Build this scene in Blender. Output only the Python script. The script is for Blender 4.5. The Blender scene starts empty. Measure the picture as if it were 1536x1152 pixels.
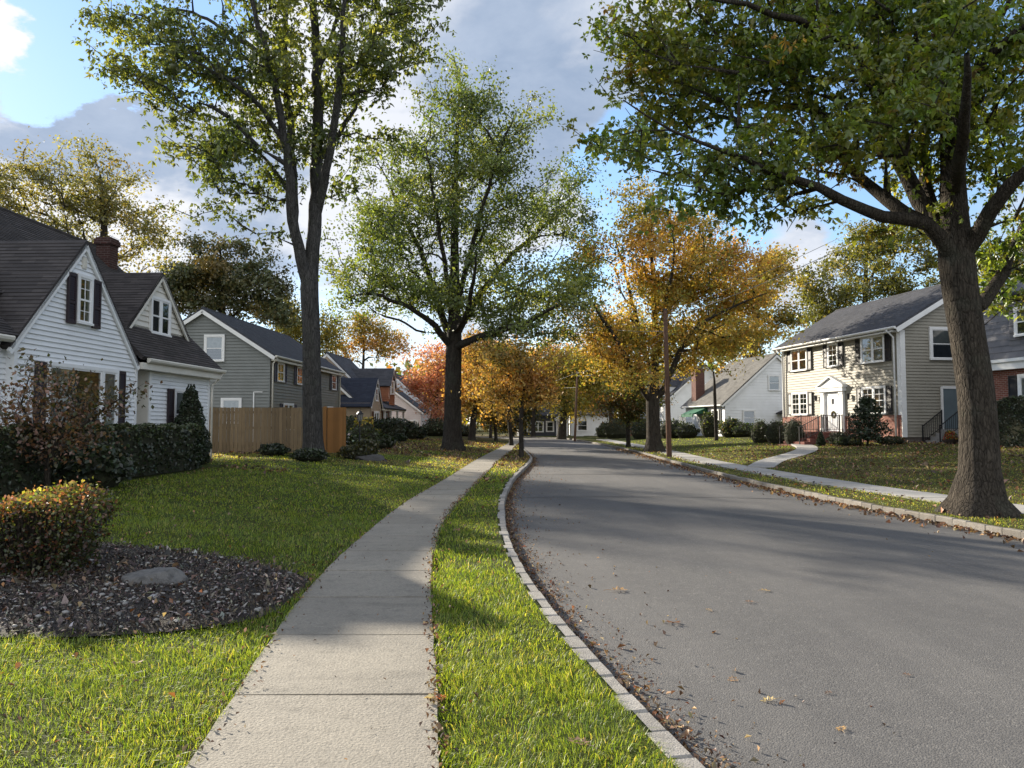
import bpy, math, random
import numpy as np
from mathutils import Vector, Matrix
R = math.radians
PI = math.pi
rng = np.random.default_rng(7)
random.seed(7)
SC = bpy.context.scene
COL = SC.collection

# ------------------------------------------------------------------ camera
EYE = 1.72
F = 1109.3
PITCH = R(3.0)
cd = bpy.data.cameras.new('camera')
cd.lens = 26.0; cd.sensor_width = 36.0; cd.clip_end = 3000; cd.clip_start = 0.05
cam = bpy.data.objects.new('camera', cd); COL.objects.link(cam)
cam.location = (0, 0, EYE); cam.rotation_euler = (R(90) + PITCH, 0, 0)
SC.camera = cam

def W(px, py, Y):
    """point at world depth Y seen at photo pixel (px, py)"""
    u = (px - 768) / F; v = (576 - py) / F
    dy = math.cos(PITCH) - math.sin(PITCH) * v
    dz = math.sin(PITCH) + math.cos(PITCH) * v
    s = Y / dy
    return Vector((u * s, Y, EYE + dz * s))

# ------------------------------------------------------------------ street curves (x as a function of y)
YG = np.arange(-6, 141, 0.25)
def curve(pts, sm=2.0):
    p = np.array(pts, float)
    x = np.interp(YG, p[:, 0], p[:, 1])
    k = int(4 * sm / 0.25)
    t = np.arange(-k, k + 1) * 0.25
    w = np.exp(-t * t / (2 * sm * sm)); w /= w.sum()
    xp = np.pad(x, k, mode='reflect', reflect_type='odd')
    return np.convolve(xp, w, mode='valid')
CL = curve([(-6,2.9),(0,1.6),(2.5,1.1),(3.7,.87),(4.6,.68),(5.7,.46),(7,.27),(8.5,.10),(11.3,-.10),(16.3,-.16),(22,.08),(29,.66),(34,.98),(42,.85),(50,.62),(62,.9),(75,1.3),(140,2)], 1.1)
CR = curve([(-6,10.6),(0,9.2),(5,8.3),(10.8,7.46),(13,7.22),(15.3,6.9),(18,6.72),(24,6.6),(32,6.78),(40,7.05),(49,7.1),(60,6.7),(73,6.06),(140,6)], 1.6)
SL = curve([(-6,-.9),(0,-1.22),(3.4,-1.46),(6.5,-1.92),(8.3,-2.04),(11.2,-2.12),(15,-2.15),(17.3,-2.05),(22,-1.85),(30.7,-1.6),(43,-1.0),(55,-.4),(75,.2),(140,1)], 1.0)
SR = curve([(-6,.5),(0,.08),(3.4,-.32),(5.5,-.57),(7.1,-.78),(9.4,-1.0),(12.5,-1.15),(16.7,-1.04),(22,-.86),(30.7,-.62),(43,-.02),(55,.42),(75,1.0),(140,1.8)], 1.0)
RL = curve([(-6,11),(0,10.6),(8,9.5),(13,8.95),(18.6,8.05),(24,7.7),(30,7.45),(38,7.9),(49,8.3),(60,8.2),(75,8.2),(140,9)], 1.5)
RR = RL + 1.15
def ci(c, y): return np.interp(y, YG, c)
def sstep(a, b, x):
    t = np.clip((x - a) / (b - a), 0, 1); return t * t * (3 - 2 * t)
def gz(x, y):
    x = np.asarray(x, float); y = np.asarray(y, float)
    cl = ci(CL, y); cr = ci(CR, y); sl = ci(SL, y); rr = ci(RR, y)
    left = .125 + .41 * np.clip((sl - x) / 6.6, 0, 1) + .10 * np.clip((sl - x - 6.6) / 8, 0, 1)
    left = np.where(x > sl, .125, left)
    right = .125 + .68 * np.clip((x - rr) / 9.0, 0, 1)
    z = np.where(x < (cl + cr) / 2, left, right)
    z = np.where((x > cl) & (x < cr), -.04, z)
    f = 1 - sstep(70, 82, y)
    return z * f + (-.04) * (1 - f)
def gzf(x, y): return float(gz(x, y))

_vn = {}
def vnoise(x, y, sc=1.0, seed=0):
    if seed not in _vn: _vn[seed] = np.random.default_rng(1000 + seed).random((256, 256))
    g = _vn[seed]
    x = np.asarray(x) / sc + 500.3; y = np.asarray(y) / sc + 500.7
    xi = np.floor(x).astype(int); yi = np.floor(y).astype(int)
    fx = x - xi; fy = y - yi
    fx = fx * fx * (3 - 2 * fx); fy = fy * fy * (3 - 2 * fy)
    a = g[xi % 256, yi % 256]; b = g[(xi + 1) % 256, yi % 256]
    c = g[xi % 256, (yi + 1) % 256]; d = g[(xi + 1) % 256, (yi + 1) % 256]
    return (a * (1 - fx) + b * fx) * (1 - fy) + (c * (1 - fx) + d * fx) * fy
def fbm(x, y, sc=1.0, seed=0):
    return (vnoise(x, y, sc, seed) * .55 + vnoise(x, y, sc * .47, seed + 1) * .3 + vnoise(x, y, sc * .21, seed + 2) * .15)

# ------------------------------------------------------------------ node helpers
class NT:
    def __init__(s, tree):
        s.t = tree; s.n = tree.nodes; s.l = tree.links
    def node(s, kind, **kw):
        n = s.n.new(kind)
        for k, v in kw.items():
            if k.startswith('_'): setattr(n, k[1:], v)
        for k, v in kw.items():
            if not k.startswith('_'): s.set(n, k, v)
        return n
    def set(s, n, k, v):
        key = int(k[1:]) if (k[0] == 'i' and k[1:].isdigit()) else k.replace('_', ' ')
        inp = n.inputs[key]
        if isinstance(v, bpy.types.NodeSocket): s.l.new(v, inp)
        else:
            if isinstance(v, (tuple, list)) and inp.type == 'RGBA' and len(v) == 3: v = tuple(v) + (1,)
            inp.default_value = v
    def math(s, op, a, b=None, c=None, clamp=False):
        n = s.n.new('ShaderNodeMath'); n.operation = op; n.use_clamp = clamp
        s.set(n, 'i0', a)
        if b is not None: s.set(n, 'i1', b)
        if c is not None: s.set(n, 'i2', c)
        return n.outputs[0]
    def vmath(s, op, a, b=None):
        n = s.n.new('ShaderNodeVectorMath'); n.operation = op
        s.set(n, 'i0', a)
        if b is not None: s.set(n, 'i1', b)
        return n.outputs['Value'] if op in ('DOT_PRODUCT', 'LENGTH') else n.outputs[0]
    def mapr(s, v, a, b, c, d, smooth=False):
        n = s.n.new('ShaderNodeMapRange')
        if smooth: n.interpolation_type = 'SMOOTHSTEP'
        s.set(n, 'i0', v)
        for i, q in enumerate((a, b, c, d)): n.inputs[i + 1].default_value = q
        return n.outputs[0]
    def mix(s, f, a, b, blend='MIX'):
        n = s.n.new('ShaderNodeMix'); n.data_type = 'RGBA'; n.blend_type = blend
        s.set(n, 'i0', f); s.set(n, 'i6', a); s.set(n, 'i7', b)
        return n.outputs[2]
    def noise(s, vec, scale, detail=4, rough=.55, dist=0):
        n = s.n.new('ShaderNodeTexNoise')
        if vec is not None: s.l.new(vec, n.inputs['Vector'])
        n.inputs['Scale'].default_value = scale; n.inputs['Detail'].default_value = detail
        n.inputs['Roughness'].default_value = rough; n.inputs['Distortion'].default_value = dist
        return n.outputs['Fac']
    def bump(s, h, strength=.5, dist=.01):
        n = s.n.new('ShaderNodeBump'); n.inputs['Strength'].default_value = strength
        n.inputs['Distance'].default_value = dist; s.l.new(h, n.inputs['Height'])
        return n.outputs[0]

def newmat(name):
    m = bpy.data.materials.new(name); m.use_nodes = True
    t = NT(m.node_tree); t.n.clear()
    out = t.n.new('ShaderNodeOutputMaterial')
    return m, t, out
def principled(t, out, color, rough=.7, normal=None, spec=.4, metallic=0):
    p = t.n.new('ShaderNodeBsdfPrincipled')
    t.set(p, 'Base Color', color); t.set(p, 'Roughness', rough)
    p.inputs['Specular IOR Level'].default_value = spec; p.inputs['Metallic'].default_value = metallic
    if normal is not None: t.l.new(normal, p.inputs['Normal'])
    t.l.new(p.outputs[0], out.inputs[0]); return p
def coord(t, kind='Object'):
    return t.n.new('ShaderNodeTexCoord').outputs[kind]

def mat_plain(name, c1, c2=None, scale=3, rough=.6, bump=.15, bscale=40, spec=.35, metallic=0):
    m, t, o = newmat(name)
    v = coord(t)
    c2 = c2 or tuple(x * .82 for x in c1)
    f = t.mapr(t.noise(v, scale, 5, .6), .35, .68, 0, 1)
    nb = t.bump(t.noise(v, bscale, 3), bump, .01)
    principled(t, o, t.mix(f, c1, c2), rough, nb, spec, metallic)
    return m
def mat_shingle(name, c1, c2, row=.14, width=.3, streak=.25, moss=None):
    m, t, o = newmat(name)
    uv = coord(t, 'UV')
    b = t.node('ShaderNodeTexBrick', Vector=uv, Color1=(0, 0, 0, 1), Color2=(1, 1, 1, 1), Mortar=(.5, .5, .5, 1), Scale=1.0,
               Mortar_Size=.006, Mortar_Smooth=.3, Bias=0.0, Brick_Width=width, Row_Height=row)
    b.offset = .5
    n1 = t.noise(uv, 1.1, 5, .6); n2 = t.noise(uv, 60, 2)
    mixf = t.math('ADD', t.math('MULTIPLY', b.outputs['Color'], .55), t.math('MULTIPLY', n2, .45))
    c = t.mix(mixf, c1, c2)
    c = t.mix(t.mapr(n1, .4, .75, 0, streak), c, tuple(x * .55 for x in c1))
    if moss: c = t.mix(t.mapr(t.noise(uv, .7, 6, .7, 1.5), .5, .7, 0, .7), c, moss)
    # each course rises towards its lower edge
    sep = t.node('ShaderNodeSeparateXYZ', Vector=uv)
    saw = t.math('FRACT', t.math('DIVIDE', sep.outputs['Y'], row))
    h = t.math('ADD', t.math('MULTIPLY', t.math('SUBTRACT', 1.0, saw), .8), t.math('MULTIPLY', b.outputs['Fac'], -.8))
    h = t.math('ADD', h, t.math('MULTIPLY', b.outputs['Color'], .25))
    principled(t, o, c, .9, t.bump(h, .8, .02), .2)
    return m
def mat_brick(name, c1, c2, mortar, bw=.21, rh=.072):
    m, t, o = newmat(name)
    uv = coord(t, 'UV')
    b = t.node('ShaderNodeTexBrick', Vector=uv, Color1=c1, Color2=c2, Mortar=mortar, Scale=1.0, Mortar_Size=.008,
               Mortar_Smooth=.2, Bias=-.1, Brick_Width=bw, Row_Height=rh)
    n = t.noise(uv, 4, 5, .6)
    c = t.mix(t.mapr(n, .3, .75, 0, .55), b.outputs['Color'], tuple(x * .5 for x in c1))
    h = t.math('ADD', t.math('MULTIPLY', b.outputs['Fac'], -1), t.math('MULTIPLY', t.noise(uv, 50, 2), .3))
    principled(t, o, c, .85, t.bump(h, .7, .01), .25)
    return m
def mat_bark(name, c1, c2, vs=.22, sc=9, bump=1.0):
    m, t, o = newmat(name)
    mp = t.node('ShaderNodeMapping', Vector=coord(t)); mp.inputs['Scale'].default_value = (1, 1, vs)
    n1 = t.noise(mp.outputs[0], sc, 6, .7, .6)
    vo = t.node('ShaderNodeTexVoronoi', Vector=mp.outputs[0], Scale=sc * 1.6); vo.feature = 'DISTANCE_TO_EDGE'
    ridge = t.mapr(vo.outputs['Distance'], 0, .16, 0, 1)
    n4 = t.noise(mp.outputs[0], sc * 5, 4, .65)
    h = t.math('ADD', t.math('ADD', t.math('MULTIPLY', n1, .8), t.math('MULTIPLY', ridge, .3)), t.math('MULTIPLY', n4, .4))
    c = t.mix(t.mapr(t.math('ADD', t.math('MULTIPLY', n1, .6), t.math('MULTIPLY', n4, .4)), .36, .62, 0, 1), c1, c2)
    c = t.mix(t.mapr(ridge, 0, .6, .45, 0), c, tuple(x * .6 for x in c1))
    c = t.mix(t.mapr(t.noise(coord(t), 1.3, 3), .55, .75, 0, .45), c, (.09, .1, .075))
    principled(t, o, c, .92, t.bump(h, bump, .09), .15)
    return m
def mat_leaf(name, trans=.5, gloss=.06, rough=.45, tint=(1.25, 1.15, .55)):
    m, t, o = newmat(name)
    a = t.n.new('ShaderNodeAttribute'); a.attribute_name = 'Col'
    c = a.outputs['Color']
    d = t.node('ShaderNodeBsdfDiffuse', Color=c)
    tr = t.node('ShaderNodeBsdfTranslucent', Color=t.mix(1.0, c, tint, 'MULTIPLY'))
    g = t.node('ShaderNodeBsdfGlossy', Color=(1, 1, 1, 1), Roughness=rough)
    m1 = t.node('ShaderNodeMixShader', i0=trans, i1=d.outputs[0], i2=tr.outputs[0])
    m2 = t.node('ShaderNodeMixShader', i0=gloss, i1=m1.outputs[0], i2=g.outputs[0])
    t.l.new(m2.outputs[0], o.inputs[0])
    return m

def mat_asphalt():
    m, t, o = newmat('asphalt'); v = coord(t)
    vo = t.node('ShaderNodeTexVoronoi', Vector=v, Scale=100.0)
    vo2 = t.node('ShaderNodeTexVoronoi', Vector=v, Scale=70.0)
    big = t.noise(v, .35, 4, .55); mid = t.noise(v, 4.5, 5, .65); fine = t.noise(v, 130, 2)
    sep = t.node('ShaderNodeSeparateColor', Color=vo.outputs['Color'])
    f = t.math('ADD', t.math('MULTIPLY', sep.outputs[0], .6), t.math('MULTIPLY', fine, .4))
    c = t.mix(f, (.062, .060, .060), (.125, .121, .117))
    sep2 = t.node('ShaderNodeSeparateColor', Color=vo2.outputs['Color'])
    c = t.mix(t.mapr(sep2.outputs[1], .92, .98, 0, .5), c, (.22, .21, .195))
    mp = t.node('ShaderNodeMapping', Vector=v); mp.inputs['Scale'].default_value = (1.1, .09, 1)
    lane = t.noise(mp.outputs[0], 1.0, 4, .6, .4)
    c = t.mix(t.mapr(lane, .42, .66, 0, .45), c, (.15, .143, .136))
    c = t.mix(t.mapr(big, .35, .7, 0, .5), c, (.058, .057, .059))
    c = t.mix(t.mapr(mid, .5, .75, 0, .22), c, (.17, .16, .15))
    h = t.math('ADD', t.math('MULTIPLY', vo.outputs['Distance'], -1.0), t.math('MULTIPLY', fine, .5))
    principled(t, o, c, .82, t.bump(h, .55, .006), .3)
    return m
def mat_concrete(name, c1, c2, grain=60, isl=.0):
    m, t, o = newmat(name); v = coord(t)
    n1 = t.noise(v, .9, 6, .65); n2 = t.noise(v, grain, 3); n3 = t.noise(v, 7, 5, .7)
    c = t.mix(t.mapr(n1, .35, .68, 0, 1), c1, c2)
    c = t.mix(t.mapr(n2, .42, .7, 0, .5), c, tuple(x * .55 for x in c2))
    c = t.mix(t.mapr(n3, .52, .72, 0, .6), c, tuple(x * .55 for x in c2))
    mp = t.node('ShaderNodeMapping', Vector=v); mp.inputs['Scale'].default_value = (.5, 3.0, 1)
    c = t.mix(t.mapr(t.noise(mp.outputs[0], 1.6, 6, .7, .8), .52, .7, 0, .4), c, tuple(x * .5 for x in c2))
    vo = t.node('ShaderNodeTexVoronoi', Vector=v, Scale=110.0)
    s = t.node('ShaderNodeSeparateColor', Color=vo.outputs['Color'])
    c = t.mix(t.mapr(s.outputs[0], .8, .95, 0, .25), c, tuple(min(1, x * 1.5) for x in c1))
    if isl:
        g = t.n.new('ShaderNodeNewGeometry'); rnd = g.outputs['Random Per Island']
        c = t.mix(t.mapr(rnd, 0, 1, 0, isl), c, tuple(x * .45 for x in c2))
    h = t.math('ADD', n2, t.math('MULTIPLY', n3, .7))
    principled(t, o, c, .85, t.bump(h, .6, .012), .25)
    return m
def mat_ground():
    m, t, o = newmat('lawn_soil'); v = coord(t)
    a = t.n.new('ShaderNodeAttribute'); a.attribute_name = 'Col'
    n1 = t.noise(v, 2.2, 6, .7); n2 = t.noise(v, 28, 4, .7)
    c = t.mix(t.mapr(n1, .3, .7, 0, .5), a.outputs['Color'], (.055, .05, .018))
    c = t.mix(t.mapr(n2, .4, .7, 0, .6), c, (.03, .035, .012))
    h = t.math('ADD', n2, t.math('MULTIPLY', t.noise(v, 90, 3), .6))
    principled(t, o, c, .95, t.bump(h, 1.0, .05), .1)
    return m
def mat_fence(name, c1, c2):
    m, t, o = newmat(name)
    mp = t.node('ShaderNodeMapping', Vector=coord(t)); mp.inputs['Scale'].default_value = (1, 1, .06)
    n1 = t.noise(mp.outputs[0], 30, 5, .65); n2 = t.noise(coord(t), 2.2, 3)
    mp2 = t.node('ShaderNodeMapping', Vector=coord(t)); mp2.inputs['Scale'].default_value = (1, 1, 0.0)
    n3 = t.noise(mp2.outputs[0], 7.3, 0)
    c = t.mix(t.mapr(n1, .3, .7, 0, 1), c1, c2)
    c = t.mix(t.mapr(n3, .4, .65, 0, .4), c, tuple(x * .62 for x in c1))
    c = t.mix(t.mapr(n2, .5, .8, 0, .4), c, tuple(x * .6 for x in c2))
    g = t.n.new('ShaderNodeNewGeometry')
    c = t.mix(t.mapr(g.outputs['Random Per Island'], 0, 1, 0, .55), c, tuple(x * .5 for x in c2))
    principled(t, o, c, .8, t.bump(n1, .4, .01), .2)
    return m
def mat_glass(name):
    m, t, o = newmat(name)
    tr = t.node('ShaderNodeBsdfTransparent', Color=(.8, .86, .86, 1))
    g = t.node('ShaderNodeBsdfGlossy', Color=(.9, .95, 1, 1), Roughness=.03)
    t.l.new(t.bump(t.noise(coord(t), 2.0, 2), .06, .02), g.inputs['Normal'])
    fr = t.node('ShaderNodeFresnel', IOR=1.5)
    f = t.math('MULTIPLY_ADD', fr.outputs[0], 1.5, .12, clamp=True)
    mx = t.node('ShaderNodeMixShader', i0=f, i1=tr.outputs[0], i2=g.outputs[0])
    t.l.new(mx.outputs[0], o.inputs[0])
    return m

M = {}
M['white'] = mat_plain('white_paint', (.80, .80, .79), (.72, .72, .71), 2, .5, .05)
M['white_siding'] = mat_plain('white_siding', (.78, .79, .80), (.70, .71, .71), 1.2, .55, .08)
M['cream'] = mat_plain('cream_trim', (.70, .67, .60), (.62, .59, .52), 2, .55, .05)
M['grey_siding'] = mat_plain('grey_siding', (.20, .21, .20), (.17, .18, .17), 1.3, .6, .1)
M['olive_siding'] = mat_plain('olive_grey_siding', (.215, .205, .165), (.185, .175, .14), 1.3, .6, .1)
M['tan_siding'] = mat_plain('tan_siding', (.42, .33, .24), (.36, .28, .2), 1.3, .6, .1)
M['beige_siding'] = mat_plain('beige_siding', (.31, .29, .24), (.27, .25, .205), 1.3, .6, .1)
M['pale_siding'] = mat_plain('pale_siding', (.66, .60, .58), (.58, .52, .5), 1.3, .6, .1)
M['cedar'] = mat_plain('red_cedar_siding', (.32, .12, .055), (.25, .09, .04), 2, .6, .15)
M['slate_siding'] = mat_shingle('slate_shake', (.105, .105, .115), (.19, .185, .19), .27, .5, .3)
M['roof_brown'] = mat_shingle('grey_black_shingle', (.030, .027, .027), (.088, .078, .075), .115, .3, .35)
M['roof_dark'] = mat_shingle('charcoal_shingle', (.045, .047, .055), (.10, .102, .115), .15, .32)
M['roof_navy'] = mat_shingle('dark_blue_shingle', (.022, .027, .042), (.045, .052, .075), .15, .32)
M['roof_grey'] = mat_shingle('weathered_grey_shingle', (.115, .11, .10), (.20, .19, .175), .15, .32, .35, (.04, .038, .033))
M['brick'] = mat_brick('red_brick', (.26, .085, .055), (.17, .06, .042), (.36, .31, .27))
M['brick_patchy'] = mat_brick('patchy_red_brick', (.23, .075, .055), (.34, .17, .13), (.3, .24, .2))
M['chimney_brick'] = mat_brick('dark_chimney_brick', (.07, .030, .025), (.045, .023, .02), (.14, .11, .1))
M['dull_brick'] = mat_brick('dull_brick', (.15, .06, .045), (.11, .048, .038), (.17, .14, .12))
M['step_brick'] = mat_brick('step_brick', (.2, .06, .045), (.15, .05, .04), (.2, .15, .13))
M['foundation'] = mat_concrete('foundation', (.20, .17, .15), (.15, .125, .11), 30)
M['shutter_plum'] = mat_plain('plum_black_shutter', (.035, .024, .028), None, 3, .5, .05)
M['shutter_black'] = mat_plain('black_shutter', (.022, .022, .024), None, 3, .5, .05)
M['shutter_slate'] = mat_plain('slate_shutter', (.05, .055, .075), None, 3, .5, .05)
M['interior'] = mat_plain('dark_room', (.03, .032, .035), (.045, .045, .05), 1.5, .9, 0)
M['curtain'] = mat_plain('curtain', (.5, .49, .46), (.36, .36, .34), 6, .9, .2)
M['glass'] = mat_glass('window_glass')
M['door_white'] = mat_plain('white_door', (.74, .76, .8), None, 2, .45, .03)
M['door_blue'] = mat_plain('blue_grey_door', (.12, .16, .18), None, 2, .5, .03)
M['door_brown'] = mat_plain('brown_door', (.13, .06, .035), None, 2, .5, .05)
M['iron'] = mat_plain('black_iron', (.02, .02, .022), None, 5, .45, .05)
M['awning'] = mat_plain('green_awning', (.02, .11, .06), (.015, .085, .045), 4, .8, .1)
M['wreath'] = mat_plain('wreath_leaves', (.06, .09, .02), (.12, .05, .02), 30, .9, .8, 60)
M['fence'] = mat_fence('weathered_fence', (.25, .185, .112), (.165, .122, .075))
M['gate'] = mat_fence('stained_gate', (.33, .165, .058), (.25, .12, .04))
M['pole'] = mat_bark('pole_wood', (.075, .043, .03), (.14, .083, .056), .06, 14, .4)
M['pole_grey'] = mat_bark('weathered_pole_wood', (.17, .14, .12), (.26, .22, .19), .06, 14, .4)
M['wire'] = mat_plain('black_wire', (.04, .04, .042), None, 3, .6, 0)
M['wire_grey'] = mat_plain('grey_cable', (.30, .30, .30), None, 3, .5, 0)
M['asphalt'] = mat_asphalt()
M['seam'] = mat_plain('road_tar', (.028, .028, .03), None, 5, .6, .2)
M['concrete'] = mat_concrete('sidewalk_concrete', (.315, .285, .235), (.23, .21, .178), 60, .3)
M['concrete_r'] = mat_concrete('pale_concrete', (.40, .385, .365), (.31, .3, .285), 60, .3)
M['granite'] = mat_concrete('kerb_granite', (.38, .36, .335), (.25, .235, .215), 90, .45)
M['granite_r'] = mat_concrete('tan_kerb_stone', (.29, .265, .235), (.19, .172, .15), 70, .5)
M['soil'] = mat_concrete('dark_soil', (.035, .028, .023), (.022, .018, .015), 40)
M['rock'] = mat_concrete('grey_rock', (.15, .145, .138), (.085, .082, .078), 14)
M['rock_dark'] = mat_concrete('dark_rock', (.085, .08, .078), (.055, .053, .05), 25)
M['pebble'] = mat_leaf('pebble_stone', 0.0, .04, .5)
M['chip'] = mat_leaf('bark_chip', 0.0, .03, .6)
M['ground'] = mat_ground()
M['leaf'] = mat_leaf('tree_leaf', .55, .045, .42, (1.35, 1.2, .5))
M['autumn'] = mat_leaf('autumn_leaf', .5, .03, .5, (1.2, 1.05, .6))
M['needle'] = mat_leaf('evergreen_leaf', .15, .05, .5)
M['litter'] = mat_leaf('fallen_leaf', .25, .04, .5, (1.15, 1, .7))
M['grass'] = mat_leaf('grass_blade', .62, .03, .42, (1.35, 1.2, .45))
M['bark_grey'] = mat_bark('grey_bark', (.026, .025, .024), (.105, .1, .094), .22, 9, 1.0)
M['bark_dark'] = mat_bark('dark_bark', (.022, .019, .016), (.07, .061, .052), .2, 8, 1.0)
M['bark_tan'] = mat_bark('tan_grey_bark', (.022, .018, .014), (.095, .08, .064), .26, 11, 1.0)
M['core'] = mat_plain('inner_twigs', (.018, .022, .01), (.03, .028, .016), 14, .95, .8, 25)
M['terracotta'] = mat_plain('dark_flower_pot', (.05, .035, .03), None, 3, .7, .1)
M['lampglass'] = mat_plain('frosted_lamp_glass', (.22, .22, .21), None, 3, .3, 0)

# ------------------------------------------------------------------ mesh helpers
class MB:
    def __init__(s): s.v = []; s.f = []; s.m = []
    def poly(s, pts, mi=0):
        b = len(s.v); s.v += [tuple(p) for p in pts]; s.f.append(tuple(range(b, b + len(pts)))); s.m.append(mi)
    def hexa(s, p, mi=0):
        """p: 8 points, bottom ring then top ring"""
        b = len(s.v); s.v += [tuple(q) for q in p]
        for f in ((3, 2, 1, 0), (4, 5, 6, 7), (0, 1, 5, 4), (1, 2, 6, 5), (2, 3, 7, 6), (3, 0, 4, 7)):
            s.f.append(tuple(b + i for i in f)); s.m.append(mi)
    def box(s, x0, y0, z0, x1, y1, z1, mi=0):
        s.hexa([(x0, y0, z0), (x1, y0, z0), (x1, y1, z0), (x0, y1, z0), (x0, y0, z1), (x1, y0, z1), (x1, y1, z1), (x0, y1, z1)], mi)
    def pbox(s, P, u0, u1, z0, z1, n0, n1, mi=0):
        """box on a wall plane P=(O,U,N): u along, z up, n outwards"""
        O, U, N = P
        q = lambda u, n, z: O + U * u + N * n + Vector((0, 0, z))
        s.hexa([q(u0, n1, z0), q(u1, n1, z0), q(u1, n0, z0), q(u0, n0, z0), q(u0, n1, z1), q(u1, n1, z1), q(u1, n0, z1), q(u0, n0, z1)], mi)
    def slab(s, pts, th, mi=0, ms=None):
        """flat polygon (counter-clockwise seen from outside) thickened inwards"""
        pts = [Vector(p) for p in pts]
        n = (pts[1] - pts[0]).cross(pts[2] - pts[0]).normalized()
        low = [p - n * th for p in pts]
        ms = mi if ms is None else ms
        s.poly(pts, mi); s.poly(low[::-1], ms)
        k = len(pts)
        for i in range(k):
            j = (i + 1) % k
            s.poly([pts[i], low[i], low[j], pts[j]], ms)
    def courses(s, pts, th, row=.125, mi=0):
        """roof slope (eave0, eave1, ridge1, ridge0) laid with overlapping shingle courses"""
        p = [Vector(q) for q in pts]; s.slab(p, th, mi)
        n = (p[1] - p[0]).cross(p[2] - p[0]).normalized()
        L = (p[3] - p[0]).length; k = max(2, int(round(L / row)))
        for i in range(k):
            a, b = i / k, (i + 1) / k
            lo = [p[0].lerp(p[3], a), p[1].lerp(p[2], a)]; hi = [p[1].lerp(p[2], b), p[0].lerp(p[3], b)]
            u = n * .015
            s.poly([lo[0] + u, lo[1] + u, hi[0] + n * .003, hi[1] + n * .003], mi)
            s.poly([lo[0], lo[1], lo[1] + u, lo[0] + u], mi)
    def beam(s, a, b, w, h, up=(0, 0, 1), mi=0):
        """rectangular bar from a to b, w across, h along up"""
        a = Vector(a); b = Vector(b); d = (b - a).normalized(); up = Vector(up)
        x = d.cross(up).normalized(); y = x.cross(d).normalized()
        r = lambda p: [p - x * w / 2 - y * h / 2, p + x * w / 2 - y * h / 2, p + x * w / 2 + y * h / 2, p - x * w / 2 + y * h / 2]
        s.hexa(r(a) + r(b), mi)
    def tube(s, pts, rad, n=8, mi=0, cap=True):
        pts = [Vector(p) for p in pts]
        if not isinstance(rad, (list, tuple, np.ndarray)): rad = [rad] * len(pts)
        t = (pts[1] - pts[0]).normalized()
        ref = Vector((1, 0, 0)) if abs(t.x) < .8 else Vector((0, 1, 0))
        x = t.cross(ref).normalized()
        b0 = len(s.v)
        for i, p in enumerate(pts):
            a = pts[max(i - 1, 0)]; c = pts[min(i + 1, len(pts) - 1)]
            t = (c - a).normalized()
            x = (x - t * x.dot(t)).normalized(); y = t.cross(x)
            for k in range(n):
                an = 2 * PI * k / n
                s.v.append(tuple(p + (x * math.cos(an) + y * math.sin(an)) * float(rad[i])))
        for i in range(len(pts) - 1):
            for k in range(n):
                a = b0 + i * n + k; b = b0 + i * n + (k + 1) % n
                s.f.append((a, b, b + n, a + n)); s.m.append(mi)
        if cap:
            s.f.append(tuple(range(b0 + n - 1, b0 - 1, -1))); s.m.append(mi)
            e = b0 + (len(pts) - 1) * n
            s.f.append(tuple(range(e, e + n))); s.m.append(mi)
    def lathe(s, c, prof, n=16, mi=0):
        """prof: (radius, z) from bottom to top round the vertical axis at c"""
        b0 = len(s.v); c = Vector(c)
        for r, z in prof:
            for k in range(n):
                a = 2 * PI * k / n; s.v.append((c.x + r * math.cos(a), c.y + r * math.sin(a), c.z + z))
        for i in range(len(prof) - 1):
            for k in range(n):
                a = b0 + i * n + k; b = b0 + i * n + (k + 1) % n
                s.f.append((a, b, b + n, a + n)); s.m.append(mi)
        s.f.append(tuple(range(b0 + n - 1, b0 - 1, -1))); s.m.append(mi)
        e = b0 + (len(prof) - 1) * n; s.f.append(tuple(range(e, e + n))); s.m.append(mi)
    def build(s, name, mats, parent=None, smooth=False, loc=None):
        me = bpy.data.meshes.new(name); me.from_pydata(s.v, [], s.f)
        if not isinstance(mats, (list, tuple)): mats = [mats]
        for m in mats: me.materials.append(m)
        me.polygons.foreach_set('material_index', s.m)
        if smooth: me.polygons.foreach_set('use_smooth', [True] * len(s.f))
        me.update()
        uvl = me.uv_layers.new(name='UVMap')
        z = Vector((0, 0, 1)); uv = []
        for p in me.polygons:
            n = p.normal
            U = Vector((1, 0, 0)) if abs(n.z) > .99 else z.cross(n).normalized()
            V = n.cross(U)
            for vi in p.vertices:
                q = me.vertices[vi].co; uv += [q.dot(U), q.dot(V)]
        uvl.data.foreach_set('uv', uv)
        o = bpy.data.objects.new(name, me); COL.objects.link(o)
        if parent is not None: o.parent = parent
        if loc is not None: o.location = loc
        return o

def npmesh(name, verts, faces, mat, parent=None, cols=None, smooth=False):
    faces = np.asarray(faces); nf, k = faces.shape
    me = bpy.data.meshes.new(name)
    me.vertices.add(len(verts)); me.vertices.foreach_set('co', np.asarray(verts, np.float32).ravel())
    me.loops.add(nf * k); me.loops.foreach_set('vertex_index', faces.astype(np.int32).ravel())
    me.polygons.add(nf); me.polygons.foreach_set('loop_start', np.arange(0, nf * k, k, dtype=np.int32))
    if smooth: me.polygons.foreach_set('use_smooth', np.ones(nf, bool))
    me.materials.append(mat)
    me.update(calc_edges=True); me.validate()
    if cols is not None:
        at = me.attributes.new('Col', 'FLOAT_COLOR', 'POINT')
        c4 = np.ones((len(verts), 4), np.float32); c4[:, :3] = cols
        at.data.foreach_set('color', c4.ravel())
    o = bpy.data.objects.new(name, me); COL.objects.link(o)
    if parent is not None: o.parent = parent
    return o

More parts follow.
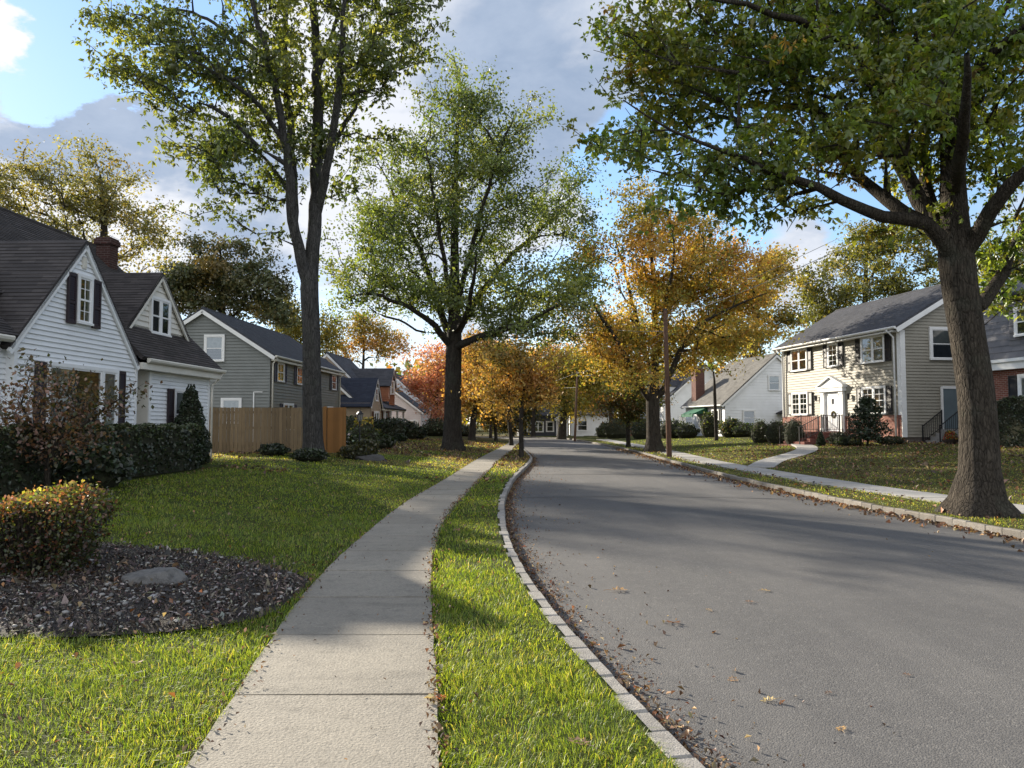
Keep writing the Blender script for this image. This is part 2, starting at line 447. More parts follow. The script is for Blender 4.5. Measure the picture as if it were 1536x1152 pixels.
def tag(o, label=None, cat=None, group=None, kind=None):
    if label: o['label'] = label
    if cat: o['category'] = cat
    if group: o['group'] = group
    if kind: o['kind'] = kind
    return o
def empty(name, loc, rz=0, label=None, cat=None, group=None):
    o = bpy.data.objects.new(name, None); COL.objects.link(o)
    o.empty_display_size = .3
    o.location = loc; o.rotation_euler = (0, 0, rz)
    return tag(o, label, cat, group)

def unit(a): return a / np.maximum(np.linalg.norm(a, axis=-1, keepdims=True), 1e-9)
def leaf_geo(pos, size, col, r, up=.35, droop=.25, width=.34, fold=.12, d=None):
    """two-triangle folded leaves; returns verts, faces, colours"""
    n = len(pos)
    if d is None: d = r.normal(size=(n, 3)); d[:, 2] -= droop * 1.5
    d = unit(d)
    nn = r.normal(size=(n, 3)); nn[:, 2] += up * 3
    side = unit(np.cross(nn, d)); nrm = unit(np.cross(d, side))
    s = size[:, None]
    v = np.stack([pos - d * s * .5, pos + side * s * width + nrm * s * fold - d * s * .06, pos + d * s * .5, pos - side * s * width + nrm * s * fold - d * s * .06], 1).reshape(-1, 3)
    b = np.arange(n)[:, None] * 4
    f = np.concatenate([b + np.array([[0, 3, 2]]), b + np.array([[0, 2, 1]])], 0)
    return v, f, np.repeat(col, 4, 0)
def palette(n, pal, r, var=.22):
    """pal: list of (rgb, weight)"""
    w = np.array([p[1] for p in pal], float); w /= w.sum()
    c = np.array([p[0] for p in pal])[r.choice(len(pal), n, p=w)]
    return np.clip(c * np.exp(r.normal(0, var, (n, 1))) * np.exp(r.normal(0, var * .3, (n, 3))), .004, .9)

# ------------------------------------------------------------------ trees
class Grow:
    def __init__(s, seed): s.p = []; s.par = []; s.len = []; s.rad = []; s.chains = []; s.r = np.random.default_rng(seed)
    def add(s, p, par, rad=0.0):
        s.p.append(np.array(p, float)); s.par.append(par); s.rad.append(rad)
        s.len.append(0.0 if par < 0 else s.len[par] + float(np.linalg.norm(s.p[-1] - s.p[par])))
        return len(s.p) - 1
    def limb(s, pts, radii, start=None, step=.45):
        """a given limb as a smooth polyline; starts at the existing node nearest pts[0] when start is True"""
        P = np.array([list(q) for q in pts], float); rr = np.array(radii, float)
        if len(rr) == 2 and len(P) > 2: rr = rr[0] + (rr[1] - rr[0]) * np.linspace(0, 1, len(P)) ** .8
        d = np.r_[0, np.cumsum(np.linalg.norm(np.diff(P, axis=0), axis=1))]
        n = max(3, int(d[-1] / step)); t = np.linspace(0, d[-1], n + 1)
        # catmull-rom
        Q = []
        for tt in t:
            i = min(max(np.searchsorted(d, tt) - 1, 0), len(P) - 2)
            f = (tt - d[i]) / max(d[i + 1] - d[i], 1e-6)
            p0 = P[max(i - 1, 0)]; p1 = P[i]; p2 = P[i + 1]; p3 = P[min(i + 2, len(P) - 1)]
            Q.append(.5 * (2 * p1 + (p2 - p0) * f + (2 * p0 - 5 * p1 + 4 * p2 - p3) * f * f + (3 * p1 - p0 - 3 * p2 + p3) * f ** 3))
        Rr = np.interp(t, d, rr)
        if start:
            A = np.array(s.p); par = int(np.argmin(np.linalg.norm(A - Q[0], axis=1)))
            ch = [par]; k0 = 1
        else:
            ch = [s.add(Q[0], -1, Rr[0])]; k0 = 1
        rch = [Rr[0]]
        for k in range(k0, n + 1):
            q = Q[k] + (s.r.normal(0, .025, 3) if k < n and start else 0)
            ch.append(s.add(q, ch[-1], Rr[k])); rch.append(Rr[k])
        s.chains.append((ch, rch, 12 if rch[0] > .2 else 8))
        return ch
    def anchors(s, A, wlen=.28, wob=.12, step=.55):
        """grow a branch to every anchor point"""
        A = np.asarray(A)
        B = np.array(s.p)
        d0 = np.min(np.linalg.norm(A[:, None] - B[None], axis=2), axis=1) if len(A) * len(B) < 4e6 else np.linalg.norm(A - A.mean(0), axis=1)
        n0 = len(s.p)
        for i in np.argsort(d0):
            a = A[i]; B = np.array(s.p); L = np.array(s.len)
            dv = a - B; dist = np.linalg.norm(dv, axis=1)
            cost = dist + wlen * L + .55 * np.maximum(0, B[:, 2] - a[2] + .1)
            k = int(np.argmin(cost)); dd = dist[k]
            n = max(1, int(dd / step)); ch = [k]
            par = s.par[k]
            tang = (s.p[k] - s.p[par]) if par >= 0 else np.array([0, 0, 1.0])
            tang = tang / max(np.linalg.norm(tang), 1e-6)
            m = s.p[k] + tang * dd * .25 + dv[k] * .3 + np.array([0, 0, dd * .08])
            for j in range(1, n + 1):
                f = j / n
                q = (1 - f) ** 2 * s.p[k] + 2 * f * (1 - f) * m + f * f * a
                if j < n: q = q + s.r.normal(0, wob * min(dd, 2) * .35, 3)
                ch.append(s.add(q, ch[-1]))
            s.chains.append((ch, None, 5))
        # load per node
        load = np.zeros(len(s.p))
        ends = [c[0][-1] for c in s.chains if c[1] is None]
        for e in ends: load[e] += 1
        for i in range(len(s.p) - 1, -1, -1):
            if s.par[i] >= 0: load[s.par[i]] += load[i]
        s.load = load
        return ends
    def mesh(s, name, mat, parent, origin, r0=.014, pw=.47, flare=None):
        mb = MB(); o = np.array(origin)
        for ch, rch, n in s.chains:
            if rch is None:
                rr = [max(r0, r0 * s.load[i] ** pw) for i in ch]
                rr[0] = min(rr[0], rr[1] * 1.25)
                if s.rad[ch[0]] > 0: rr[0] = min(rr[0], s.rad[ch[0]] * .8)
                rr[-1] = r0 * .5
            else: rr = rch
            mb.tube([s.p[i] - o for i in ch], rr, n, cap=False)
        if flare is not None:
            # root flare: widen the base with buttress lobes
            for i, v in enumerate(mb.v):
                v = Vector(v)
                if v.z < flare[1] and math.hypot(v.x, v.y) < flare[2]:
                    f = max(0, 1 - max(v.z, 0) / flare[1]) ** 3.2
                    a = math.atan2(v.y, v.x)
                    k = 1 + f * flare[0] * (1 + .35 * math.sin(a * 5 + 1) + .2 * math.sin(a * 3 + 2.2))
                    mb.v[i] = (v.x * k, v.y * k, v.z)
        return mb.build(name, mat, parent, smooth=True)

def lobe_points(lobes, n, r, Y, per=0, cs=.5):
    """sample n points in pixel-described lobes (px, py, rpx, rpy[, dY, depth radius m[, weight]]) standing at depth Y"""
    w = []; out = []
    for L in lobes:
        wt = L[6] if len(L) > 6 else 1.0
        w.append(wt * L[2] * L[3])
    w = np.array(w); w /= w.sum()
    cnt = r.multinomial(n, w)
    for L, k in zip(lobes, cnt):
        dY = L[4] if len(L) > 4 else 0.0
        s = (Y + dY) / F
        dr = L[5] if len(L) > 5 and L[5] else (L[2] + L[3]) * .5 * s
        c = W(L[0], L[1], Y + dY)
        u = unit(r.normal(size=(k, 3))) * (r.random((k, 1)) ** (1 / 2.0))
        if per:       # gather the twigs into boughs so that gaps open between them
            kc = min(k, max(2, k // per)); u = u[r.integers(0, kc, k)] if k else u
            out.append(np.array(c)[None] + u * np.array([L[2] * s, dr, L[3] * s])[None] + r.normal(0, 1, (k, 3)) * np.array([cs, cs, cs * .55]))
            continue
        out.append(np.array(c)[None] + u * np.array([L[2] * s, dr, L[3] * s])[None])
    return np.concatenate(out)

def make_tree(name, label, base, Y, limbs, lobes, nanch, nleaf, lsize, pal, seed, bark='bark_dark', lmat='leaf', spread=.45,
              group=None, cat='tree', r0=.014, flare=None, clumpvar=.3, droop=.3, bare=0.0, wlen=.28, zmin=None, tuft=0, per=0, cs=.5):
    r = np.random.default_rng(seed)
    bx, by = base
    b = Vector((bx, by, gzf(bx, by)))
    root = empty(name, b, 0, label, cat, group)
    g = Grow(seed)
    for i, (pts, rad) in enumerate(limbs):
        g.limb(pts, rad, start=(i > 0))
    A = lobe_points(lobes, nanch, r, Y, per, cs)
    A = A[A[:, 2] > (zmin if zmin is not None else b.z + 1.2)]
    ends = g.anchors(A, wlen)
    g.mesh('trunk', M[bark], root, b, r0, .47, flare)
    # leaves round the tips and along the last stretch of every branch
    tips = np.array([g.p[e] for e in ends]); par = np.array([g.p[g.par[e]] for e in ends])
    keep = r.random(len(tips)) >= bare
    tips = tips[keep]; par = par[keep]
    m = len(tips)
    ntot = nleaf; nleaf = nleaf // tuft if tuft else nleaf
    wts = np.exp(r.normal(0, .45, m)); wts /= wts.sum()
    idx = r.choice(m, nleaf, p=wts)
    f = r.random((nleaf, 1)) ** .6 * 1.15
    pos = par[idx] + (tips[idx] - par[idx]) * f + r.normal(0, 1, (nleaf, 3)) * spread * np.array([1, 1, .75]) * r.random((nleaf, 1)) ** .3
    size = lsize * np.exp(np.clip(r.normal(0, .25, nleaf), -.6, .5))
    order = sorted(pal, key=lambda q: q[0][0] / (q[0][1] + .01)); cw = np.cumsum([q[1] for q in order]); cw = cw / cw[-1]
    fld = fbm(tips[:, 0] + tips[:, 1] * .5, tips[:, 2], 3.4, 160) + r.normal(0, .10, m)
    rk = (np.argsort(np.argsort(fld)) + .5) / m
    ctip = np.array([q[0] for q in order])[np.searchsorted(cw, rk)] * np.exp(r.normal(0, clumpvar, (m, 1)))
    col = ctip[idx] * .55 + palette(nleaf, pal, r, .25) * .45
    d = None; wd = .34
    if tuft:        # leaves stand in rosettes round the twig ends
        k = np.repeat(np.arange(nleaf), tuft); d = r.normal(size=(len(k), 3)); d[:, 2] -= droop * 1.3; d = unit(d)
        size = size[k] * np.exp(r.normal(0, .2, len(k))); pos = pos[k] + d * size[:, None] * .55; col = col[k] * np.exp(r.normal(0, .18, (len(k), 1))); wd = .25
    v, fc, c = leaf_geo(pos - np.array(b), size, col, r, droop=droop, width=wd, d=d)
    npmesh('crown', v, fc, M[lmat], root, c)
    return root

def auto_limbs(px, Y, r, top_px, top_py, fork_py, x=None):
    """plain trunk with a leader for the smaller trees"""
    X = (px - 768) / F * Y if x is None else x
    z = gzf(X, Y)
    fk = W(px + (top_px - px) * .25, fork_py, Y)
    tp = W(top_px, top_py, Y)
    return [([Vector((X, Y, z - .15)), Vector((X, Y, z + .25)), Vector(((X + fk.x) / 2, Y, (z + fk.z) / 2)), fk, (fk + tp) / 2 + Vector((.15, .2, 0)), tp], [r * 1.25, r, r * .92, r * .85, r * .5, r * .15])]

def shrub(name, label, x, y, w, d, h, pal, n, ls, seed, group=None, cat='shrub', shape='round', mat='leaf', core=True, z=None, stems=0, rz=0, taper=False):
    """leafy bush with real depth: leaves through a shell of the given form over an inner mass of twigs"""
    r = np.random.default_rng(seed)
    z0 = gzf(x, y) if z is None else z
    root = empty(name, (x, y, z0), rz, label, cat, group)
    u = unit(r.normal(size=(n, 3)))
    if shape == 'round':
        u[:, 2] = np.abs(u[:, 2]) * 1.0 - (r.random(n) < .25) * .35
        k = 1 + .16 * np.sin(u[:, 0] * 7 + seed) * np.cos(u[:, 1] * 6) + .1 * np.sin(u[:, 2] * 9 + seed)
        p = u * k[:, None] * (r.random((n, 1)) ** .22) * np.array([w / 2, d / 2, h * .62]) + np.array([0, 0, h * .38])
    elif shape == 'box':
        # points near the faces of a box with soft corners
        q = r.uniform(-1, 1, (n, 3)); ax = r.choice(3, n, p=[.36, .3, .34])
        a = np.arange(n); sgn = np.sign(q[a, ax]); sgn[ax == 2] = 1
        q[a, ax] = sgn * (1 - np.abs(r.normal(0, .07, n)))
        q *= (1 - .07 * (np.abs(q[:, [1, 0, 0]]) ** 6)) ; q[:, :2] *= (1 - .06 * (np.abs(q[:, 2:3]) ** 8))
        bump = .05 * np.sin(q[:, 0] * w * 2.3 + seed) + .04 * np.sin(q[:, 1] * d * 3.1)
        p = q * np.array([w / 2, d / 2, h / 2]) + np.array([0, 0, h / 2]); p[:, 2] += bump * (q[:, 2] > .3)
    elif shape == 'cone':
        t = r.random(n) ** .75
        t = 1 - np.sqrt(1 - r.random(n) * .995)
        a = r.random(n) * 2 * PI
        prof = np.where(t < .15, .8 + t * 1.3, 1.0 * (1 - (t - .15) / .85) ** .8)
        rad = prof * (1 + .10 * np.sin(a * 5 + t * 20) + .06 * np.sin(t * 40)) * (1 - np.abs(r.normal(0, .08, n)))
        p = np.stack([np.cos(a) * rad * w / 2, np.sin(a) * rad * d / 2, t * h + .03], 1)
    elif shape == 'layered':
        t = r.random(n); lay = np.floor(t * 6)
        a = r.random(n) * 2 * PI
        rr = np.sqrt(r.random(n)) * np.array([.75, 1.0, .85, .8, .6, .35])[lay.astype(int)] * (1 + .25 * np.sin(a * 3 + lay * 2))
        p = np.stack([np.cos(a) * rr * w / 2, np.sin(a) * rr * d / 2, h * (.22 + lay * .135) + r.normal(0, h * .042, n) - rr * .05 * h], 1)
    p[:, 2] = np.maximum(p[:, 2], .02)
    if taper: p[:, :2] *= (.66 + .34 * np.clip(p[:, 2:3] / h, 0, 1.1)); p += r.normal(0, .04, p.shape); p[:, 2] *= 1 - .22 * (np.abs(p[:, 0:1]) / (w / 2) * (p[:, 2:3] > h * .5))[:, 0] ** 3
    hi = p[:, 2] / h
    c = palette(n, [q[:2] for q in pal if len(q) == 2], r, .3)
    top = [q[:2] for q in pal if len(q) == 3]
    if top:
        ct = palette(n, top, r, .3); k = (r.random(n) < np.clip((hi - .62) * 2.6, 0, .85))[:, None]
        c = np.where(k, ct, c)
    v, f, cc = leaf_geo(p, ls * np.exp(np.clip(r.normal(0, .25, n), -.6, .5)), c, r, up=.2, droop=.05)
    npmesh('foliage', v, f, M[mat], root, cc)
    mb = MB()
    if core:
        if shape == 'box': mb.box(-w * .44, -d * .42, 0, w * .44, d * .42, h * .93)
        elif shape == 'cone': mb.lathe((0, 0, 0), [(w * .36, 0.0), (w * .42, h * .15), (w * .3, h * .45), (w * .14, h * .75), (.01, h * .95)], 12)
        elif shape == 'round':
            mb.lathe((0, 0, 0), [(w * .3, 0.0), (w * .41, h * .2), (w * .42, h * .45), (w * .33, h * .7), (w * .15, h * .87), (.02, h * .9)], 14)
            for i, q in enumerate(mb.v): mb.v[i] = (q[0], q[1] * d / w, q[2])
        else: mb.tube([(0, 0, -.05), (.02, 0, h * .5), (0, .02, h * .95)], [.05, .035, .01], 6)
    for k in range(stems):
        a = r.random() * 2 * PI; q = r.random() ** .5
        bx, by = math.cos(a) * q * w * .22, math.sin(a) * q * d * .22
        mb.tube([(bx, by, -.03), (bx * 1.6 + r.normal(0, .02), by * 1.6, h * .5), (bx * 2.1 + r.normal(0, .03), by * 2.1, h * .96)], [.012, .009, .004], 5)
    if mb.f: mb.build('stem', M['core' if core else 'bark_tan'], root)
    return root

# ------------------------------------------------------------------ light and sky
SUN_AZ, SUN_EL = R(42), R(21.5)          # the sun stands ahead and to the left, just outside the picture
SUN = Vector((-math.sin(SUN_AZ) * math.cos(SUN_EL), math.cos(SUN_AZ) * math.cos(SUN_EL), math.sin(SUN_EL)))
ld = bpy.data.lights.new('sun', 'SUN'); ld.energy = 5.0; ld.angle = R(.7); ld.color = (1.0, .90, .74)
lo = bpy.data.objects.new('sun', ld); COL.objects.link(lo)
lo.rotation_euler = SUN.to_track_quat('Z', 'Y').to_euler(); lo.location = (-30, 40, 40)

def build_sky():
    w = bpy.data.worlds.new('World'); SC.world = w; w.use_nodes = True
    t = NT(w.node_tree); t.n.clear()
    out = t.n.new('ShaderNodeOutputWorld'); bg = t.n.new('ShaderNodeBackground')
    sky = t.n.new('ShaderNodeTexSky'); sky.sky_type = 'NISHITA'; sky.sun_disc = False
    sky.sun_elevation = SUN_EL; sky.sun_rotation = -SUN_AZ
    sky.air_density = 1.0; sky.dust_density = .12; sky.ozone_density = 2.0
    d = coord(t, 'Generated')
    sep = t.node('ShaderNodeSeparateXYZ', Vector=d)
    zz = t.math('ADD', t.math('MAXIMUM', sep.outputs['Z'], 0.0), .22)
    pl = t.node('ShaderNodeCombineXYZ', X=t.math('DIVIDE', sep.outputs['X'], zz), Y=t.math('DIVIDE', sep.outputs['Y'], zz), Z=.37)
    p = pl.outputs[0]
    n1 = t.noise(p, 1.7, 9, .58, .25)
    n2 = t.noise(t.vmath('ADD', p, (7.3, 2.1, 4.4)), 2.1, 9, .6, .3)
    n3 = t.noise(p, 7.0, 7, .62, .3)
    wn = t.node('ShaderNodeTexNoise', Vector=t.vmath('ADD', p, (3.1, 9.2, 1.0)), Scale=2.4, Detail=8.0, Roughness=.6)
    dw = t.vmath('NORMALIZE', t.vmath('ADD', d, t.vmath('MULTIPLY', t.vmath('SUBTRACT', wn.outputs['Color'], (.5, .5, .5)), (.26, .26, .2))))
    def blob(px, py, rad, amt):
        """a patch of the sky round one direction, its outline broken up by the cloud noise"""
        q = (W(px, py, 100) - Vector((0, 0, EYE))).normalized()
        dt = t.vmath('DOT_PRODUCT', dw, tuple(q))
        return t.mapr(dt, math.cos(R(rad)), 1.0, 0, amt, True)
    cov = t.math('MULTIPLY_ADD', n1, .9, .08)
    for b in ((115, 45, 7, -1.5), (250, 40, 8, -1.1), (10, 75, 4.5, .5), (60, 190, 14, .4), (330, 230, 14, .35), (620, 150, 12, .35), (760, 90, 16, .4), (700, 240, 10, .2), (960, 230, 8, -.5), (1060, 330, 9, -.35), (1250, 120, 14, -.12), (1300, 250, 9, -.1),
              (600, 520, 9, .2), (800, 330, 8, .1), (1195, 385, 5, .35), (1160, 500, 6, -.1), (930, 40, 6, .1)):
        cov = t.math('ADD', cov, blob(*b))
    m = t.mapr(cov, .46, .74, 0, 1, True)
    thick = t.math('ADD', t.math('MULTIPLY_ADD', n2, 2.3, -.72), t.math('MULTIPLY', n3, .5))
    for b in ((40, 185, 6, .5), (130, 190, 6, .5), (240, 225, 6, .45), (340, 200, 6, .3), (350, 340, 5, .3), (760, 80, 14, .42), (850, 180, 9, .3), (700, 200, 8, .15),
              (100, 105, 6, -.5), (220, 120, 6, -.5), (350, 120, 5, -.3), (60, 290, 7, -.6), (240, 320, 7, -.5), (570, 300, 8, -.45), (600, 60, 6, -.5), (560, 170, 6, -.3), (860, 10, 5, -.3), (620, 520, 6, -.4), (10, 75, 5, -.6)):
        thick = t.math('ADD', thick, blob(*b))
    tk = t.mapr(thick, .38, 1.08, 0, 1, True)
    glow = t.mapr(t.vmath('DOT_PRODUCT', d, tuple(SUN)), .80, 1.0, 0.0, 1.0, True)
    lit = t.mix(glow, (3.2, 3.3, 3.55), (3.75, 3.75, 3.85))
    shade = t.mix(glow, (1.28, 1.62, 2.2), (1.35, 1.68, 2.25))
    shade = t.mix(t.mapr(t.math('ADD', n3, t.math('MULTIPLY', n2, .6)), .6, 1.05, 0, .5), shade, (2.45, 2.75, 3.25))
    cc = t.mix(tk, lit, shade)
    # unseen bright cloud added behind the camera and overhead to fill the shade
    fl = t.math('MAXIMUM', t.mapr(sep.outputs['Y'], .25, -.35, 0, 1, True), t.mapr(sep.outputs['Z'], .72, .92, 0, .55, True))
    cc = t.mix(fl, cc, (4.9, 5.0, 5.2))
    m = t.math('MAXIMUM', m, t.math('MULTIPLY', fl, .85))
    skyc = t.mix(1.0, t.mix(t.math('MULTIPLY', glow, .55), sky.outputs[0], (1.5, 2.6, 4.6)), (.84, .86, .88), 'MULTIPLY')
    c = t.mix(t.math('MULTIPLY', m, .96), skyc, cc)
    hz = t.mapr(sep.outputs['Z'], .0, .20, .45, 0, True)
    c = t.mix(hz, c, (3.3, 3.8, 4.6))
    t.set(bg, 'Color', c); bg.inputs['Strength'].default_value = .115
    t.l.new(bg.outputs[0], out.inputs[0])
    w.cycles.sampling_method = 'MANUAL'; w.cycles.sample_map_resolution = 512
build_sky()
SC.view_settings.view_transform = 'Standard'; SC.view_settings.look = 'None'
SC.view_settings.exposure = 1.26; SC.view_settings.gamma = 1.0; SC.view_settings.use_curve_mapping = False
SC.render.engine = 'CYCLES'
SC.cycles.max_bounces = 8; SC.cycles.diffuse_bounces = 4; SC.cycles.glossy_bounces = 3; SC.cycles.transmission_bounces = 4
SC.cycles.transparent_max_bounces = 8; SC.cycles.caustics_reflective = False; SC.cycles.caustics_refractive = False
SC.cycles.use_denoising = True; SC.cycles.sample_clamp_indirect = 6

# ------------------------------------------------------------------ ground, road, pavements
# the mulch bed: an outline in plan
BED = [(-1.98, 6.75), (-2.02, 7.5), (-2.6, 8.05), (-3.6, 8.5), (-5.2, 8.75), (-6.4, 8.4), (-7.0, 7.2), (-6.3, 5.9), (-5.0, 5.25), (-3.6, 5.15), (-2.6, 5.5), (-2.05, 6.05)]
def in_poly(x, y, poly):
    x = np.asarray(x); y = np.asarray(y); c = np.zeros(x.shape, bool); n = len(poly)
    for i in range(n):
        x1, y1 = poly[i]; x2, y2 = poly[(i + 1) % n]
        k = ((y1 > y) != (y2 > y)) & (x < (x2 - x1) * (y - y1) / (y2 - y1 + 1e-12) + x1)
        c ^= k
    return c
# path from the pavement to the beige house
FW = [(8.75, 26.2), (10.0, 28.7), (11.8, 31.0), (13.3, 33.4), (14.4, 36.2), (15.0, 38.6)]
def fw_dist(x, y):
    x = np.asarray(x); y = np.asarray(y); d = np.full(x.shape, 1e9)
    for (a, b), (c, e) in zip(FW[:-1], FW[1:]):
        vx, vy = c - a, e - b; t = np.clip(((x - a) * vx + (y - b) * vy) / (vx * vx + vy * vy), 0, 1)
        d = np.minimum(d, np.hypot(x - a - t * vx, y - b - t * vy))
    return d

def lawn_colour(x, y):
    """green turf, brown where it is worn and leaf-strewn"""
    g = np.array([.060, .082, .016]); br = np.array([.135, .10, .048]); dry = np.array([.11, .105, .034])
    n = fbm(x, y, 3.2, 20)
    cl = ci(CL, y); cr = ci(CR, y)
    k = np.zeros_like(n)
    k += sstep(20, 28, y) * (x < cl) * sstep(.25, .55, n) * .95                     # under the big left tree
    k += (x > cr) * (x > ci(RR, y)) * (.35 + .5 * sstep(.4, .6, n)) * (1 - .6 * sstep(30, 40, y))
    k += (x > cr) * (x < ci(RL, y)) * .35
    k = np.clip(k, 0, .9)[:, None]
    c = g * (1 - k) + br * k
    q = (sstep(.45, .7, fbm(x, y, 1.3, 24)) * .4)[:, None]
    return c * (1 - q) + dry * q

def build_ground():
    ys = np.concatenate([[-400, -150, -60, -25, -12], np.arange(-6, 40, .5), np.arange(40, 84, 1.0), [84, 87, 90, 95, 100, 106, 114, 125, 140, 170, 220, 320, 480, 800, 1500]])
    V = []
    offl = [1500, 700, 300, 150, 90, 60, 42, 30, 24, 19, 15, 12, 10, 8.6, 7.6, 6.6, 5.8, 5, 4.2, 3.4, 2.7, 2, 1.4, .9, .5, .2]
    offr = [.2, .6, 1.1, 1.7, 2.4, 3.2, 4, 5, 6, 7, 8, 9, 10.5, 12.5, 15, 18, 22, 28, 36, 50, 75, 120, 250, 600, 1500]
    for y in ys:
        yc = min(max(y, -6), 139)
        cl, cr, sl, sr, rl, rr = (float(ci(c, yc)) for c in (CL, CR, SL, SR, RL, RR))
        xs = [sl - o for o in offl] + [sl + .02, (sl + sr) / 2, sr - .02, sr + .25, (sr + cl) / 2, cl - .16, cl - .10, cl - .09, cl + .3, (cl + cr) / 2, cr - .3, cr + .09, cr + .10, cr + .17, (cr + rl) / 2, rl - .2, rl + .02, (rl + rr) / 2, rr - .02] + [rr + o for o in offr]
        V.append([(x, y) for x in xs])
    V = np.array(V); ny, nx, _ = V.shape
    x = V[..., 0].ravel(); y = V[..., 1].ravel()
    yc = np.clip(y, -6, 139)
    cl = ci(CL, yc); cr = ci(CR, yc)
    z = gz(x, yc)
    z = np.where((x > cl - .095) & (x < cr + .095), -.04, z)
    on = ((x > ci(SL, yc)) & (x < ci(SR, yc))) | ((x > ci(RL, yc)) & (x < ci(RR, yc)))
    z = np.where(on, z - .06, z)
    lawn = ~((x > cl - .2) & (x < cr + .2)) & ~on
    z = z + np.where(lawn & (y < 70) & (np.abs(x) < 60), (fbm(x, y, 1.6, 30) - .5) * .05, 0)
    c = lawn_colour(x, yc)
    i = np.arange(ny * nx).reshape(ny, nx)
    f = np.stack([i[:-1, :-1], i[:-1, 1:], i[1:, 1:], i[1:, :-1]], -1).reshape(-1, 4)
    o = npmesh('ground', np.stack([x, y, z], 1), f, M['ground'], None, c, smooth=False)
    tag(o, 'green lawns and grass verges with brown leaf-strewn patches', 'ground', None, 'structure')
build_ground()

def ribbon(name, left, right, mat, z0, thick=None):
    """left, right: lists of (x, y, z)"""
    v = []; f = []
    for a, b in zip(left, right):
        for k in range(9):
            q = k / 8; crown = (1 - (2 * q - 1) ** 2) * .045
            v.append((a[0] + (b[0] - a[0]) * q, a[1] + (b[1] - a[1]) * q, a[2] + (b[2] - a[2]) * q + crown + z0))
    for i in range(len(left) - 1):
        for k in range(8):
            p = i * 9 + k; f.append((p, p + 1, p + 10, p + 9))
    return npmesh(name, np.array(v), np.array(f), mat, None, None, True)
yy = list(np.arange(-6, 74, .5))
Lp = [(float(ci(CL, y)) - .06, y, 0) for y in yy]; Rp = [(float(ci(CR, y)) + .06, y, 0) for y in yy]
# beyond the last trees the street bends away to the left
lx, ly = Lp[-1][:2]; rx, ry = Rp[-1][:2]
cx_, cy_ = lx - 9.0, ly
for k in range(1, 17):
    a = R(k * 5.4); rl_, rr_ = 9.0, 9.0 + (rx - lx)
    Lp.append((cx_ + rl_ * math.cos(a), cy_ + rl_ * math.sin(a) * 1.0, 0)); Rp.append((cx_ + rr_ * math.cos(a), cy_ + rr_ * math.sin(a), 0))
for k in range(1, 6):
    Lp.append((Lp[-1][0] - 12, Lp[-1][1] + .6, 0)); Rp.append((Rp[-1][0] - 12, Rp[-1][1] + .6, 0))
tag(ribbon('road', Lp, Rp, M['asphalt'], -.005), 'dark grey asphalt street with fine stone grain', 'road', None, 'structure')

def seam(y0, skew, a, b, w, seed):
    r = np.random.default_rng(seed); L = []; Q = []
    for f in np.linspace(a, b, 40):
        y = y0 + skew * f + .05 * (vnoise(f * 9, seed, 1, 95) - .5); x0, x1 = float(ci(CL, y)) - .06, float(ci(CR, y)) + .06; x = x0 + (x1 - x0) * f
        z = .045 * (1 - (2 * f - 1) ** 2) + .0005; ww = w * (.5 + vnoise(f * 14, seed + 3, 1, 96))
        L.append((x, y - ww, z)); Q.append((x, y + ww, z))
    mb = MB()
    for i in range(39): mb.poly([L[i], L[i + 1], Q[i + 1], Q[i]])
    tag(mb.build('road_seam', M['seam']), 'thin dark sealed seam across the asphalt', 'seam', None, 'structure')
seam(17.1, -.5, .02, .98, .022, 5); seam(24.6, -.8, .02, .98, .035, 6); seam(38.0, 1.0, .02, .98, .05, 7)

def kerb(name, line, side, mat, label, length=.31, zt=.125, w=.145, seed=3):
    """granite blocks laid end to end along a line of (x, y)"""
    P = np.array(line); d = np.r_[0, np.cumsum(np.hypot(*np.diff(P, axis=0).T))]
    r = np.random.default_rng(seed); mb = MB(); s = 0.0
    while s < d[-1] - length:
        l = length * r.uniform(.85, 1.15); e = min(s + l, d[-1])
        a = [np.interp(s + .006, d, P[:, 0]), np.interp(s + .006, d, P[:, 1])]; b = [np.interp(e - .006, d, P[:, 0]), np.interp(e - .006, d, P[:, 1])]
        t = np.array([b[0] - a[0], b[1] - a[1]]); t = t / np.linalg.norm(t); n = np.array([-t[1], t[0]]) * side
        j = r.normal(0, .005); zt_ = zt + r.normal(0, .004); o = r.normal(0, .004)
        q = lambda p, k, z: (p[0] + n[0] * k, p[1] + n[1] * k, z)
        ch = .016
        mb.hexa([q(a, o, -.06), q(b, o, -.06), q(b, w + .02, -.06), q(a, w + .02, -.06)] + [q(a, o + .004, zt_ - ch), q(b, o + .004, zt_ - ch), q(b, w, zt_ - ch), q(a, w, zt_ - ch)])
        k1 = t * ch
        top = lambda p, sg, k: (p[0] + sg * k1[0] + n[0] * k, p[1] + sg * k1[1] + n[1] * k, zt_ + j * .4)
        bb = len(mb.v)
        mb.v += [q(a, o + .004, zt_ - ch), q(b, o + .004, zt_ - ch), q(b, w, zt_ - ch), q(a, w, zt_ - ch), top(a, 1, o + ch), top(b, -1, o + ch), top(b, -1, w - ch), top(a, 1, w - ch)]
        for f in ((4, 5, 6, 7), (0, 1, 5, 4), (1, 2, 6, 5), (2, 3, 7, 6), (3, 0, 4, 7)): mb.f.append(tuple(bb + i for i in f)); mb.m.append(0)
        s = e
    o = mb.build(name, mat)
    return tag(o, label, 'kerb', None, 'structure')
Lk = [(p[0] + .06, p[1]) for p in Lp]; Rk = [(p[0] - .06, p[1]) for p in Rp]
kerb('kerb', Lk, 1, M['granite'], 'pale granite block kerb along the near grass verge')
kerb('kerb', Rk, -1, M['granite_r'], 'tan stone block kerb along the far side of the street', .36, .13, .13, 5)

